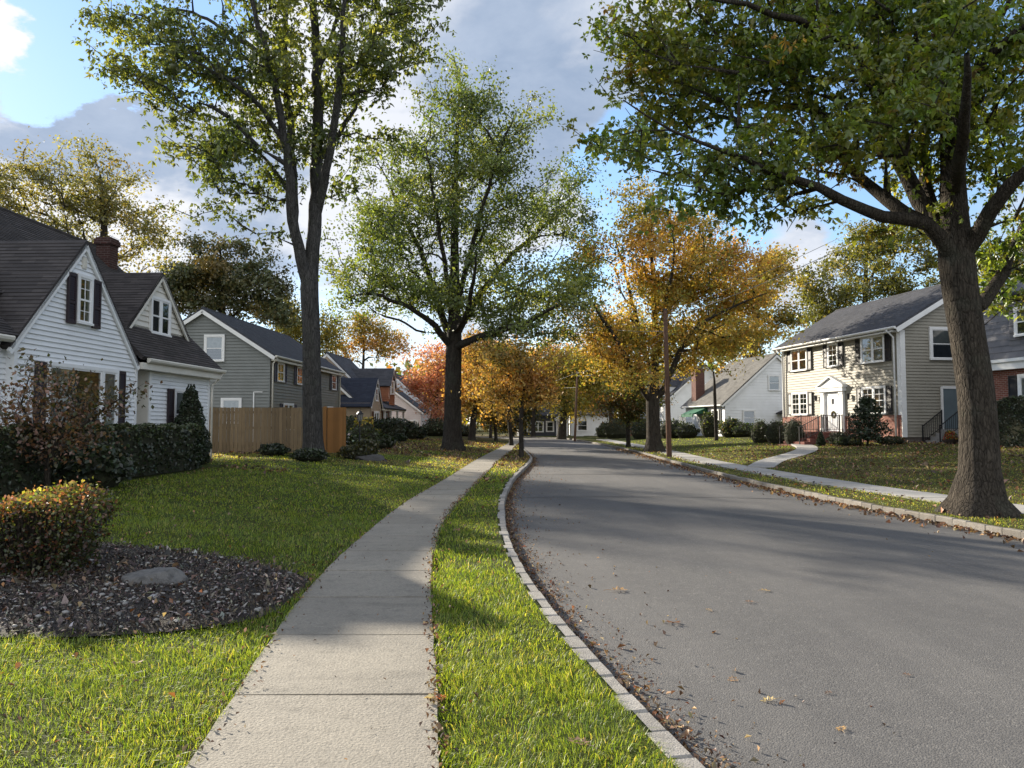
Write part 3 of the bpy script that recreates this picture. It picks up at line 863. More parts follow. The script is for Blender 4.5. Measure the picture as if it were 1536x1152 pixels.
def pavement(name, cl_, cr_, y0, y1, mat, label, joint=1.21, seed=2, up=.012):
    r = np.random.default_rng(seed); mb = MB(); y = y0
    while y < y1:
        e = y + joint; n = 4; zj = r.normal(0, .0022); tl = r.normal(0, .0008); ga = r.uniform(.007, .015); gb = r.uniform(.007, .015); sk = r.normal(0, .012)
        ys_ = [y + (e - y) * k / n for k in range(n + 1)]; ys_[0] += ga; ys_[-1] -= gb
        Lq = []; Rq = []
        for k, v in enumerate(ys_):
            xl, xr = float(ci(cl_, v)), float(ci(cr_, v)); z = gzf((xl + xr) / 2, v) + up + zj + tl * 4 * ((v - y) / joint - .5)
            Lq.append(Vector((xl + r.normal(0, .006), v, z))); Rq.append(Vector((xr + r.normal(0, .006), v + (sk if k == 0 else 0), z)))
        ring = Rq + Lq[::-1]
        mb.poly(ring)
        for i in range(len(ring)):
            p, q = ring[i], ring[(i + 1) % len(ring)]; d = Vector((0, 0, .1)); mb.poly([p, p - d, q - d, q])
        y = e
    return tag(mb.build(name, mat), label, 'pavement', None, 'structure')
pavement('sidewalk', SL, SR, -4.07, 72, M['concrete'], 'tan concrete slab pavement curving along the left lawn')
pavement('sidewalk', RL, RR, -4.2, 72, M['concrete_r'], 'pale concrete pavement on the far side of the street', 1.25, 4)

def build_front_walk():
    P = np.array(FW); d = np.r_[0, np.cumsum(np.hypot(*np.diff(P, axis=0).T))]; t = np.linspace(0, d[-1], 40)
    x = np.interp(t, d, P[:, 0]); y = np.interp(t, d, P[:, 1])
    k = np.ones(7) / 7; xs = np.convolve(np.pad(x, 3, mode='reflect', reflect_type='odd'), k, 'valid'); ys = np.convolve(np.pad(y, 3, mode='reflect', reflect_type='odd'), k, 'valid')
    tx = np.gradient(xs); ty = np.gradient(ys); l = np.hypot(tx, ty); nx = -ty / l; ny = tx / l
    mb = MB(); pr = None
    for i in range(len(xs)):
        w = .46
        a = Vector((xs[i] + nx[i] * w, ys[i] + ny[i] * w, 0)); b = Vector((xs[i] - nx[i] * w, ys[i] - ny[i] * w, 0))
        z = gzf(xs[i], ys[i]) + .045
        a.z = b.z = z
        if pr: mb.slab([pr[1], b, a, pr[0]], .12)
        pr = (a, b)
    tag(mb.build('front_walk', M['concrete_r']), 'pale curving concrete path to the beige house steps', 'path', None, 'structure')
build_front_walk()

def build_bed():
    P = np.array(BED); n = len(P); pts = []
    for i in range(n):
        for k in range(6):
            f = k / 6; p0, p1, p2, p3 = P[i - 1], P[i], P[(i + 1) % n], P[(i + 2) % n]
            pts.append(.5 * (2 * p1 + (p2 - p0) * f + (2 * p0 - 5 * p1 + 4 * p2 - p3) * f * f + (3 * p1 - p0 - 3 * p2 + p3) * f ** 3))
    pts = np.array(pts); c = pts.mean(0); rings = [1.0, .93, .8, .6, .4, .2]
    v = []; f = []; m = len(pts)
    for k, s in enumerate(rings):
        q = c + (pts - c) * s; q[:, 0] = np.minimum(q[:, 0], ci(SL, q[:, 1]) - .02)
        z = gz(q[:, 0], q[:, 1]) + (.012 if k == 0 else .035 + .03 * (fbm(q[:, 0], q[:, 1], .5, 40) - .3))
        v += list(np.c_[q, z])
    v.append((c[0], c[1], gzf(*c) + .04))
    for k in range(len(rings) - 1):
        for i in range(m):
            j = (i + 1) % m; f.append((k * m + i, k * m + j, (k + 1) * m + j, (k + 1) * m + i))
    v = np.array(v); e = len(v) - 1
    f += [((len(rings) - 1) * m + i, (len(rings) - 1) * m + (i + 1) % m, e, e) for i in range(m)]
    f2 = [q for q in f if q[2] != q[3]]
    mb = MB(); mb.v = [tuple(q) for q in v]; mb.f = [tuple(q) for q in f2] + [q[:3] for q in f if q[2] == q[3]]; mb.m = [0] * len(mb.f)
    tag(mb.build('mulch_bed', M['soil'], smooth=True), 'dark bare planting bed beside the pavement', 'flower bed', None, 'structure')
    r = np.random.default_rng(61)
    N = 52000
    x = r.uniform(-7, -1.95, N); y = r.uniform(5.0, 8.8, N)
    k = in_poly(x + r.normal(0, .09, N), y + r.normal(0, .09, N), BED) & (x < ci(SL, y) - .02); x = x[k]; y = y[k]; n = len(x)
    z = gz(x, y) + .035 + .022 * r.random(n)
    c = palette(n, [((.078, .058, .045), 6), ((.13, .10, .08), 3.5), ((.26, .23, .2), 1.6), ((.028, .023, .02), 4)], r, .3)
    v, f, cc = leaf_geo(np.c_[x, y, z], (.03 * np.exp(r.normal(0, .5, n))), c, r, up=.9, droop=0, width=.17, fold=.06)
    tag(npmesh('wood_mulch', v, f, M['chip'], None, cc), 'dark shredded wood mulch covering the planting bed', 'mulch', None, 'stuff')
    # pebbles: small squashed stones
    N = 1900
    x = r.uniform(-7, -1.95, N); y = r.uniform(5.05, 8.7, N)
    k = in_poly(x, y, BED) & (x < ci(SL, y) - .06) & (r.random(N) < .25 + .75 * np.exp(-((x + 3.2) ** 2 + (y - 6.1) ** 2) / 1.6)); x = x[k]; y = y[k]; n = len(x)
    nu, nv = 7, 4
    V = []; Fc = []; Cc = []
    a = np.linspace(0, 2 * PI, nu, endpoint=False); ph = np.array([-.9, -.2, .5, 1.1])
    for i in range(n):
        s = .0112 * math.exp(np.clip(r.normal(0, .4), -.8, .7)); ex = r.uniform(.9, 1.5); hh = r.uniform(.5, .75); ro = r.random() * PI
        ring = []
        for q in ph:
            px = np.cos(a) * math.cos(q) * s * ex * r.uniform(.92, 1.08, nu); py = np.sin(a) * math.cos(q) * s; pz = np.full(nu, math.sin(q) * s * hh)
            ring.append(np.c_[px * math.cos(ro) - py * math.sin(ro) + x[i], px * math.sin(ro) + py * math.cos(ro) + y[i], pz + gzf(x[i], y[i]) + .05 + s * .2])
        b = len(V) * 0 + i * (nu * nv + 1)
        V.append(np.concatenate(ring + [np.mean(ring[-1], 0)[None] + np.array([[0, 0, s * .06]])]))
        for k in range(nv - 1):
            for j in range(nu):
                Fc.append((b + k * nu + j, b + k * nu + (j + 1) % nu, b + (k + 1) * nu + (j + 1) % nu)); Fc.append((b + k * nu + j, b + (k + 1) * nu + (j + 1) % nu, b + (k + 1) * nu + j))
        for j in range(nu): Fc.append((b + (nv - 1) * nu + j, b + (nv - 1) * nu + (j + 1) % nu, b + nu * nv))
        g = r.uniform(.10, .28); Cc.append(np.repeat(np.array([[g, g * .96, g * .9]]), nu * nv + 1, 0))
    tag(npmesh('pebbles', np.concatenate(V), np.array(Fc), M['pebble'], None, np.concatenate(Cc), True), 'small pale rounded pebbles scattered over the mulch', 'pebbles', None, 'stuff')
build_bed()

# ------------------------------------------------------------------ grass
HOUSE_BOXES = []       # (centre x, y, cos, sin, half length, half depth) of ground that carries no turf
def on_turf(x, y, m=.0):
    ok = ~((x > ci(CL, y) - .15 - m) & (x < ci(CR, y) + .15 + m))
    ok &= ~((x > ci(SL, y) - m) & (x < ci(SR, y) + m))
    ok &= ~((x > ci(RL, y) - m) & (x < ci(RR, y) + m))
    ok &= ~in_poly(x, y, BED)
    ok &= fw_dist(x, y) > .57 + m
    ok &= ~((x < -8.0) & (x > -9.6) & (y > 9) & (y < 21))
    return ok
def blades(x, y, h, wd, r, lean=.5):
    n = len(x); z = gz(x, y) - .005 + (fbm(x, y, 1.6, 30) - .5) * .05
    a = r.random(n) * 2 * PI; hd = np.stack([np.cos(a), np.sin(a), np.zeros(n)], 1)
    ca = fbm(x, y, .35, 50) * 12; wind = np.stack([np.cos(ca), np.sin(ca), np.zeros(n)], 1)
    ln = unit(wind * .8 + r.normal(0, .8, (n, 3)) * np.array([1, 1, 0]))
    l = (lean * r.random(n) ** .7)[:, None] * h[:, None] * 1.1
    b = np.stack([x, y, z], 1); up = np.array([[0, 0, 1.0]])
    mid = b + up * h[:, None] * .55 + ln * l * .3; tip = b + up * h[:, None] * (.95 - .35 * (l / h[:, None] / 1.1)) + ln * l
    w = wd[:, None]
    v = np.stack([b - hd * w, b + hd * w, mid + hd * w * .75, mid - hd * w * .75, tip], 1).reshape(-1, 3)
    k = np.arange(n)[:, None] * 5
    f = np.concatenate([k + np.array([[0, 1, 2]]), k + np.array([[0, 2, 3]]), k + np.array([[3, 2, 4]])], 0)
    return v, f
def build_grass():
    r = np.random.default_rng(11); VX = []; FX = []; CX = []; off = 0
    # (x0, x1, y0, y1, blades per square metre, height, half width)
    zones = [(-3.4, 1.5, 2.6, 5.2, 6400, .058, .0015), (-4.8, 1.0, 5.2, 8.0, 3600, .056, .0021), (-8, .6, 8.0, 12.5, 1500, .054, .0031),
             (-9.5, .6, 12.5, 20, 560, .055, .0052), (-11, 1.2, 20, 32, 170, .058, .0095), (-12, 1.4, 32, 58, 44, .07, .018),
             (-7.5, -3.4, .8, 5.2, 1700, .056, .0026), (-9, -4.8, 5.2, 8.0, 1000, .056, .0034), (-3.4, 1.8, .6, 2.6, 2600, .056, .0021), (-12, -8, 8, 12.5, 300, .056, .006), (7.2, 14, 5.5, 9.5, 420, .052, .0050), (7.2, 14, 9.5, 16, 560, .052, .0050), (6.6, 18.5, 16, 26, 240, .055, .0072), (6.6, 19, 26, 40, 100, .06, .011), (6.6, 16, 40, 64, 34, .07, .019)]
    for x0, x1, y0, y1, den, h, wd in zones:
        n = int((x1 - x0) * (y1 - y0) * den)
        x = r.uniform(x0, x1, n); y = r.uniform(y0, y1, n)
        k = on_turf(x, y, -.02 * r.random(n)) & (np.abs(x) < y * 1.0 + 6)
        cn = fbm(x, y, .28, 44)
        right = x > ci(CR, y)
        k &= r.random(n) < np.clip(.35 + 1.3 * cn, 0, 1) * np.where(right & (x > ci(RR, y)), .85, 1.0)
        x = x[k]; y = y[k]; n = len(x)
        tuft = fbm(x, y, .55, 47); right = x > ci(CR, y)
        hh = h * (.46 + .85 * tuft) * np.exp(r.normal(0, .28, n)) * np.where(right, .72, 1.0)
        v, f = blades(x, y, hh, wd * np.exp(r.normal(0, .25, n)), r, 1.25)
        g1 = np.array([.165, .258, .034]); g2 = np.array([.285, .350, .048]); dk = np.array([.070, .140, .022]); yl = np.array([.46, .42, .13]); brn = np.array([.19, .135, .065])
        q = fbm(x, y, .9, 52)[:, None]; c = g1 * (1 - q) + g2 * q
        s = r.random(n); c = np.where((s < .22)[:, None], dk, c); c = np.where((s > .92)[:, None], yl, c)
        worn = np.where(right & (x > ci(RR, y)), .36 * (1 - .7 * sstep(28, 36, y)), 0) + np.where(right & (x <= ci(RR, y)), .3, 0) + np.where((~right) & (y > 20), .72 * sstep(20, 28, y) * sstep(.22, .5, fbm(x, y, 3.2, 20)), 0)
        c = np.where((r.random(n) < worn)[:, None], np.where((r.random(n) < .6)[:, None], brn, yl), c)
        c = c * np.exp(r.normal(0, .2, (n, 1)))
        VX.append(v); FX.append(f + off); CX.append(np.repeat(c, 5, 0)); off += len(v)
    o = npmesh('grass', np.concatenate(VX), np.concatenate(FX), M['grass'], None, np.concatenate(CX))
    tag(o, 'short green grass blades growing on the lawns and verges', 'grass', None, 'stuff')
build_grass()

# ------------------------------------------------------------------ fallen leaves
LIT = [((.19, .11, .055), 4), ((.13, .075, .045), 5), ((.29, .19, .10), 3), ((.38, .28, .15), 1.3), ((.075, .045, .03), 5), ((.30, .12, .04), .5)]
def build_litter():
    r = np.random.default_rng(21); X = []; S = []
    def put(x, y, s, zo=.012, base=None):
        k = np.ones(len(x), bool)
        z = gz(x, y) if base is None else np.full(len(x), base)
        road = (x > ci(CL, y)) & (x < ci(CR, y)); z = np.where(road, .006, z)
        pave = ((x > ci(SL, y)) & (x < ci(SR, y))) | ((x > ci(RL, y)) & (x < ci(RR, y))); z = np.where(pave, z + .014, z)
        q = np.where(road | pave, zo, zo + .03)
        X.append(np.c_[x, y, z + q + r.random(len(x)) * .012]); S.append(s * np.exp(r.normal(0, .3, len(x))))
    # gutter along the near kerb
    n = 4000; y = 2.6 + 40 * r.random(n) ** 1.6; d = r.exponential(.065 + .05 * vnoise(y, y * 0, 1.7, 70), n)
    put(ci(CL, y) + .015 + d, y, .036)
    n = 7000; y = 2.6 + 34 * r.random(n) ** 1.5; put(ci(CL, y) + .01 + r.exponential(.07 + .05 * vnoise(y, y * 0, 1.3, 71), n), y, .017, .004)
    n = 420; y = 2.6 + 30 * r.random(n) ** 1.4; put(ci(CL, y) + .1 + r.exponential(.5, n), y, .032)
    # gutter along the far kerb
    n = 2300; y = r.uniform(9, 48, n); put(ci(CR, y) - .02 - r.exponential(.16, n), y, .085)
    # edges of the near pavement
    n = 800; y = 2.7 + 22 * r.random(n) ** 1.5; put(ci(SR, y) + r.normal(-.01, .035, n), y, .03)
    n = 450; y = 2.7 + 22 * r.random(n) ** 1.4; put(ci(SL, y) + r.normal(.0, .05, n), y, .028)
    n = 120; y = 3 + 25 * r.random(n); put(ci(SL, y) + r.random(n) * (ci(SR, y) - ci(SL, y)), y, .022)
    # left lawn, sparse near, thick under the big tree
    n = 2400; x = r.uniform(-9, 0, n); y = r.uniform(3, 20, n); k = on_turf(x, y); put(x[k], y[k], .034)
    n = 7000; x = r.uniform(-12, .8, n); y = r.uniform(19, 56, n); k = on_turf(x, y) & (fbm(x, y, 3.2, 20) + .25 * sstep(24, 34, y) > .52 + .2 * r.random(n)); put(x[k], y[k], .11)
    # right lawn and verge
    n = 9000; x = r.uniform(7, 19, n); y = r.uniform(9, 40, n); k = on_turf(x, y) & (r.random(n) < np.where(x > ci(RR, y), .3 + fbm(x, y, 2.0, 73), .35)); put(x[k], y[k], .085)
    # crumbs far down the street
    n = 420; y = r.uniform(6, 45, n); x = ci(CL, y) + r.random(n) ** 1.7 * (ci(CR, y) - ci(CL, y)); put(x, y, .03)
    n = 300; x = r.uniform(-7, -2, n); y = r.uniform(5.1, 8.6, n); k = in_poly(x, y, BED); put(x[k], y[k], .05, .05)
    P = np.concatenate(X); s = np.concatenate(S); n = len(P)
    v, f, c = leaf_geo(P, s, palette(n, LIT, r, .3), r, up=1.1, droop=0, width=.3, fold=.26)
    o = npmesh('leaf_litter', v, f, M['litter'], None, c)
    tag(o, 'brown and tan fallen leaves along kerbs, pavements and lawns', 'leaf litter', None, 'stuff')
build_litter()

def lobed_leaf(name, x, y, s, col, seed, label, z=None, group='single fallen leaves on the street', rz=None):
    """a curled lobed leaf with a midrib and a stalk"""
    r = np.random.default_rng(seed)
    out = [(0, -.5), (.12, -.34), (.34, -.36), (.24, -.16), (.48, .0), (.27, .1), (.36, .34), (.14, .28), (0, .56), (-.14, .28), (-.36, .34), (-.27, .1), (-.48, .0), (-.24, -.16), (-.34, -.36), (-.12, -.34)]
    cu = r.uniform(.25, .6); cv = r.uniform(-.3, .5)
    zf = lambda a, b: .05 + cu * a * a * 1.4 + cv * b * b * .8
    mb = MB(); ctr = [(0, -.4), (0, -.1), (0, .2), (0, .45)]
    for i in range(len(out)):
        a = out[i]; b = out[(i + 1) % len(out)]
        m = (0, max(-.45, min(.5, (a[1] + b[1]) / 2)))
        mb.poly([(a[0] * s, a[1] * s, zf(*a) * s), (b[0] * s, b[1] * s, zf(*b) * s), (0, m[1] * s, zf(*m) * s)])
    mb.tube([(0, -.45 * s, .05 * s), (.02 * s, -.7 * s, .09 * s), (.05 * s, -.92 * s, .04 * s)], s * .012, 4)
    zb = (.012 + .03 * 0) if z is None else z
    road = ci(CL, y) < x < ci(CR, y)
    zb = (.0 + .045 * (1 - (2 * (x - float(ci(CL, y))) / float(ci(CR, y) - ci(CL, y)) - 1) ** 2)) if road else gzf(x, y) + .035
    o = mb.build(name, M['litter'], None, loc=(x, y, zb))
    at = o.data.attributes.new('Col', 'FLOAT_COLOR', 'POINT')
    for q in at.data: q.color = (*col, 1)
    o.rotation_euler = (r.normal(0, .12), r.normal(0, .12), rz if rz is not None else r.random() * 2 * PI)
    return tag(o, label, 'leaf', group)
def ground_at(px, py, z=0.0):
    a = W(px, py, 10.0); t = (z - EYE) / (a.z - EYE); return a.x * t, 10.0 * t
LEAVES = [(928, 886, .17, (.40, .24, .10), 'large tan lobed leaf lying alone on the asphalt near the left gutter'),
          (1010, 935, .15, (.24, .11, .05), 'dark brown curled leaf on the asphalt below the large tan one'),
          (1153, 1051, .09, (.48, .36, .14), 'small yellow leaf near the bottom middle of the asphalt'),
          (1148, 889, .11, (.44, .30, .12), 'yellow-tan leaf out in the middle of the street, farther than the small yellow one'),
          (1124, 906, .09, (.22, .11, .05), 'brown leaf just left of and below a yellow-tan leaf in mid street'),
          (1063, 917, .07, (.42, .30, .16), 'pale narrow leaf on open asphalt left of the mid-street brown leaf'),
          (1262, 1094, .07, (.40, .25, .10), 'small tan leaf lying lowest on the open asphalt'),
          (1360, 1016, .055, (.20, .10, .05), 'tiny brown leaf farthest right on the sunny asphalt'),
          (1243, 1041, .05, (.12, .06, .03), 'tiny dark leaf on plain asphalt right of the small yellow leaf'),
          (1100, 1019, .075, (.33, .20, .10), 'thin tan leaf between the gutter and the small yellow leaf'),
          (1008, 1085, .13, (.44, .31, .14), 'broad straw-coloured leaf at the edge of the gutter debris'),
          (868, 1118, .12, (.24, .15, .10), 'big grey-brown leaf caught upright in the verge grass'),
          (205, 1008, .10, (.34, .24, .15), 'pale tan leaf on the shaded lawn below the mulch bed'),
          (661, 1050, .07, (.62, .16, .03), 'bright orange leaf at the right edge of the pavement'),
          (390, 1026, .05, (.2, .12, .08), 'small brown leaf lying on the pavement slab')]
for i, (px, py, s, c, lab) in enumerate(LEAVES):
    zz = 0.02 if px > 900 else .15
    x, y = ground_at(px, py, zz)
    lobed_leaf('fallen_leaf', x, y, s, c, 300 + i, lab)

def boulder(name, label, x, y, w, d, h, mat, seed, rz=0):
    import bmesh
    bm = bmesh.new(); bmesh.ops.create_icosphere(bm, subdivisions=4, radius=1)
    r = np.random.default_rng(seed); ph = r.uniform(0, 6, 9)
    cuts = [(Vector((r.normal(), r.normal(), abs(r.normal()) * .7)).normalized(), r.uniform(.7, .9)) for _ in range(6)] + [(Vector((-.55, -.1, .8)).normalized(), .48), (Vector((.75, -.3, .55)).normalized(), .62), (Vector((.1, -.85, .5)).normalized(), .58)]
    for v in bm.verts:
        c = v.co.copy()
        for n, k in cuts:
            t = c.dot(n)
            if t > k: c -= n * (t - k) * .96
        c += c * (.035 * math.sin(c.x * 5 + ph[0]) * math.sin(c.y * 6 + ph[1]) + .02 * math.sin(c.z * 11 + ph[2] + c.x * 9))
        v.co = Vector((c.x * w / 2, c.y * d / 2, c.z * h * .72 + h * .28))
    me = bpy.data.meshes.new(name); bm.to_mesh(me); bm.free(); me.materials.append(mat)
    me.polygons.foreach_set('use_smooth', [True] * len(me.polygons))
    o = bpy.data.objects.new(name, me); COL.objects.link(o); o.location = (x, y, gzf(x, y)); o.rotation_euler = (0, R(9), rz)
    return tag(o, label, 'rock')
boulder('boulder', 'low grey boulder half sunk in the mulch bed', -3.3, 6.95, .66, .42, .19, M['rock'], 5, R(8))
p = W(562, 697, 27.5)
boulder('boulder', 'low dark rounded rock at the lamp post garden edge', p.x, 27.0, 1.3, .8, .3, M['rock_dark'], 8)

# ------------------------------------------------------------------ houses
X3 = Vector((1, 0, 0)); Y3 = Vector((0, 1, 0)); Z3 = Vector((0, 0, 1))
def front(y=0.0): return (Vector((0, y, 0)), X3, -Y3)                 # wall facing -y, u runs along x
def near_end(x, d): return (Vector((x, d, 0)), -Y3, -X3)             # wall facing -x, u = d - y
def far_end(x, d=0): return (Vector((x, d, 0)), Y3, X3)                # wall facing +x, u = y - d
def back(y): return (Vector((0, y, 0)), -X3, Y3)                       # wall facing +y, u = -x

def clip(poly, z, keep_above):
    out = []; n = len(poly)
    for i in range(n):
        a, b = poly[i], poly[(i + 1) % n]
        ia = (a[1] >= z) == keep_above or a[1] == z; ib = (b[1] >= z) == keep_above or b[1] == z
        if ia: out.append(a)
        if ia != ib:
            t = (z - a[1]) / (b[1] - a[1]); out.append((a[0] + t * (b[0] - a[0]), z))
    return out
def siding(mb, P, poly, course=.13, proud=.02, z00=None, mi=0):
    """lapped boards over a convex wall outline given as (u, z)"""
    O, U, N = P; proud *= 1.6
    z0 = min(p[1] for p in poly) if z00 is None else z00
    z1 = max(p[1] for p in poly); z = z0
    q = lambda u, zz, n: O + U * u + N * n + Vector((0, 0, zz))
    while z < z1 - 1e-4:
        c = clip(clip(poly, z, True), z + course, False)
        if len(c) >= 3:
            zz = [p[1] for p in c]
            if max(zz) - min(zz) > .004:
                mb.poly([q(u, w, proud * (1 - (w - z) / course)) for u, w in c], mi)
                lo = [p for p in c if abs(p[1] - z) < 1e-5]
                if len(lo) >= 2:
                    a = min(lo); b = max(lo)
                    mb.poly([q(a[0], z, 0), q(b[0], z, 0), q(b[0], z, proud), q(a[0], z, proud)], mi)
        z += course

def window(root, P, u0, u1, z0, z1, cols=1, mull=(), frame='white', trim=.085, curtain=.5, double=True, muntin=(0, 0), sill=True, base=.05):
    """casing, sashes, meeting rails and glazing bars; the pane, the curtain and the dark room are sub-parts"""
    O, U, N = P; mb = MB()
    b = base
    mb.pbox(P, u0 - trim, u1 + trim, z1, z1 + trim, b - .03, b + .045)
    mb.pbox(P, u0 - trim, u1 + trim, z0 - trim * .7, z0, b - .03, b + (.075 if sill else .045))
    mb.pbox(P, u0 - trim, u0, z0, z1, b - .03, b + .042); mb.pbox(P, u1, u1 + trim, z0, z1, b - .03, b + .042)
    edges = [u0] + list(mull) + [u1]
    for i, m in enumerate(mull): mb.pbox(P, m - .05, m + .05, z0, z1, b - .03, b + .038)
    s = .038
    for i in range(len(edges) - 1):
        a = edges[i] + (.05 if i > 0 else 0); c = edges[i + 1] - (.05 if i < len(edges) - 2 else 0)
        mb.pbox(P, a, a + s, z0, z1, b + .004, b + .028); mb.pbox(P, c - s, c, z0, z1, b + .004, b + .028)
        mb.pbox(P, a + s, c - s, z0, z0 + s, b + .004, b + .027); mb.pbox(P, a + s, c - s, z1 - s, z1, b + .004, b + .027)
        if double: mb.pbox(P, a + s, c - s, (z0 + z1) / 2 - .022, (z0 + z1) / 2 + .022, b + .004, b + .033)
        nx, nz = muntin
        for k in range(1, nx + 1):
            uu = a + (c - a) * k / (nx + 1); mb.pbox(P, uu - .009, uu + .009, z0 + s, z1 - s, b + .006, b + .024)
        for k in range(1, nz + 1):
            zz = z0 + (z1 - z0) * k / (nz + 1)
            if not (double and abs(zz - (z0 + z1) / 2) < .05): mb.pbox(P, a + s, c - s, zz - .009, zz + .009, b + .006, b + .023)
    w = mb.build('window', M[frame], root)
    q = lambda u, z, n: O + U * u + N * n + Vector((0, 0, z))
    g = MB(); g.poly([q(u0, z0, b + .012), q(u1, z0, b + .012), q(u1, z1, b + .012), q(u0, z1, b + .012)]); g.build('pane', M['glass'], w)
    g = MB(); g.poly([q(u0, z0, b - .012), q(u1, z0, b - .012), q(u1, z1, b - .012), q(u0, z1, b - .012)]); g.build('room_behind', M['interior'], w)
    if curtain:
        g = MB(); k = 14
        if curtain < 0:     # a pulled-down blind
            zz = z1 + (z1 - z0) * curtain; g.poly([q(u0, zz, b - .006), q(u1, zz, b - .006), q(u1, z1, b - .006), q(u0, z1, b - .006)])
        else:
            for a, c in ((u0, u0 + (u1 - u0) * curtain * .5), (u1 - (u1 - u0) * curtain * .5, u1)):
                for i in range(k):
                    ua = a + (c - a) * i / k; ub = a + (c - a) * (i + 1) / k; na = b - .009 + .006 * (i % 2); nb = b - .009 + .006 * ((i + 1) % 2)
                    g.poly([q(ua, z0, na), q(ub, z0, nb), q(ub, z1, nb), q(ua, z1, na)])
                g.build('curtain', M['curtain'], w); g = MB()
        if g.f: g.build('curtain', M['curtain'], w)
    return w
def shutter(root, P, u0, u1, z0, z1, mat, base=.048, rails=True):
    mb = MB(); s = .05
    mb.pbox(P, u0, u0 + s, z0, z1, base - .01, base + .035); mb.pbox(P, u1 - s, u1, z0, z1, base - .01, base + .035)
    zm = z0 + (z1 - z0) * .42
    for a, c in ((z0, z0 + s * 1.5), (zm - s * .6, zm + s * .6), (z1 - s * 1.4, z1)): mb.pbox(P, u0 + s, u1 - s, a, c, base - .01, base + .034)
    mb.pbox(P, u0 + s, u1 - s, z0 + .02, z1 - .02, base - .01, base + .004)
    if rails:
        z = z0 + s * 1.6
        while z < z1 - s * 1.5:
            if abs(z - zm) > s: 
                O, U, N = P; q = lambda u, n, zz: O + U * u + N * n + Vector((0, 0, zz))
                mb.poly([q(u0 + s, base + .026, z), q(u1 - s, base + .026, z), q(u1 - s, base + .006, z + .05), q(u0 + s, base + .006, z + .05)])
            z += .05
    return mb.build('shutter', M[mat], root)

ROW = .125
def gable_roof(root, x0, x1, ye, yr, yb, ze, zr, mat, trim='white', th=.12, side_trim=True, fascia=.17, zb=None):
    """ridge along x: front eave at (ye, ze), ridge at (yr, zr), back eave at yb"""
    zb = ze if zb is None else zb
    mb = MB()
    mb.courses([(x0, ye, ze), (x1, ye, ze), (x1, yr, zr), (x0, yr, zr)], th)
    mb.courses([(x1, yb, zb), (x0, yb, zb), (x0, yr, zr), (x1, yr, zr)], th)
    mb.tube([(x0, yr, zr + .005), (x1, yr, zr + .005)], .05, 6)
    r = mb.build('roof', M[mat], root)
    if side_trim:
        for xx, sg in ((x0, 1), (x1, -1)):
            for (ya, za) in ((ye, ze), (yb, zb)):
                b = MB(); a = Vector((xx + sg * .02, ya, za - th * 1.25)); c = Vector((xx + sg * .02, yr, zr - th * 1.25))
                d = (c - a).normalized(); up = Vector((1, 0, 0)).cross(d)
                if up.z < 0: up = -up
                b.beam(a - up * .05, c - up * .05, .045, fascia, up)
                b.build('rake_board', M[trim], root)
    return r
def cross_gable(root, xc, half, yf, yb, ze, zr, mat, trim='white', th=.1, over=.12, slope_over=.22, trimw=.15):
    """ridge along y with a gable facing -y"""
    k = (zr - ze) / half; xo = half + slope_over; zo = zr - k * xo
    mb = MB()
    mb.courses([(xc - xo, yb, zo), (xc - xo, yf - over, zo), (xc, yf - over, zr), (xc, yb, zr)], th)
    mb.courses([(xc + xo, yf - over, zo), (xc + xo, yb, zo), (xc, yb, zr), (xc, yf - over, zr)], th)
    r = mb.build('roof', M[mat], root)
    for sg in (-1, 1):
        b = MB(); a = Vector((xc + sg * xo, yf - over + .025, zo - th * 1.2)); c = Vector((xc, yf - over + .025, zr - th * 1.2))
        d = (c - a).normalized(); up = Vector((0, 1, 0)).cross(d)
        if up.z < 0: up = -up
        b.beam(a - up * .02, c - up * .02, .05, trimw, up); b.build('rake_board', M[trim], root)
    return r
def gutter(root, x0, x1, y, z, mat='white'):
    mb = MB(); n = 8
    prof = [(-.0, .06), (-.10, .06), (-.115, .03), (-.10, -.02), (-.055, -.055), (0, -.06)]
    for i in range(len(prof) - 1):
        (a, b), (c, d) = prof[i], prof[i + 1]
        mb.poly([(x0, y + a, z + b), (x0, y + c, z + d), (x1, y + c, z + d), (x1, y + a, z + b)])
    for x in (x0, x1): mb.poly([(x, y + a, z + b) for a, b in prof])
    return mb.build('gutter', M[mat], root)
def chimney(root, x, y, w, d, z0, z1, mat='chimney_brick', parent=None):
    mb = MB(); mb.box(x - w / 2, y - d / 2, z0, x + w / 2, y + d / 2, z1 - .22)
    mb.box(x - w / 2 - .05, y - d / 2 - .05, z1 - .22, x + w / 2 + .05, y + d / 2 + .05, z1 - .06)
    mb.box(x - w / 2 - .02, y - d / 2 - .02, z1 - .06, x + w / 2 + .02, y + d / 2 + .02, z1)
    return mb.build('chimney', M[mat], parent or root)
def corner_board(root, x, y, z0, z1, sx, sy, mat='white', w=.1):
    mb = MB(); mb.box(min(x, x + sx * w), min(y - sy * .03, y), z0, max(x, x + sx * w), max(y - sy * .03, y), z1)
    return mb.build('corner_board', M[mat], root)
def downspout(root, pts, mat='white', r=.04):
    mb = MB(); mb.tube(pts, r, 6); return mb.build('downspout', M[mat], root, True)
def railing(root, pts, h=.85, n=8):
    mb = MB()
    pts = [Vector(p) for p in pts]
    for a, b in zip(pts[:-1], pts[1:]):
        mb.beam(a + Z3 * h, b + Z3 * h, .04, .03); mb.beam(a + Z3 * .12, b + Z3 * .12, .025, .02)
        for k in range(1, n):
            q = a.lerp(b, k / n); mb.beam(q + Z3 * .12, q + Z3 * h, .014, .014, (0, 1, .01))
    for p in pts: mb.beam(p, p + Z3 * (h + .05), .045, .045, (0, 1, .01)); 
    return mb.build('railing', M['iron'], root)

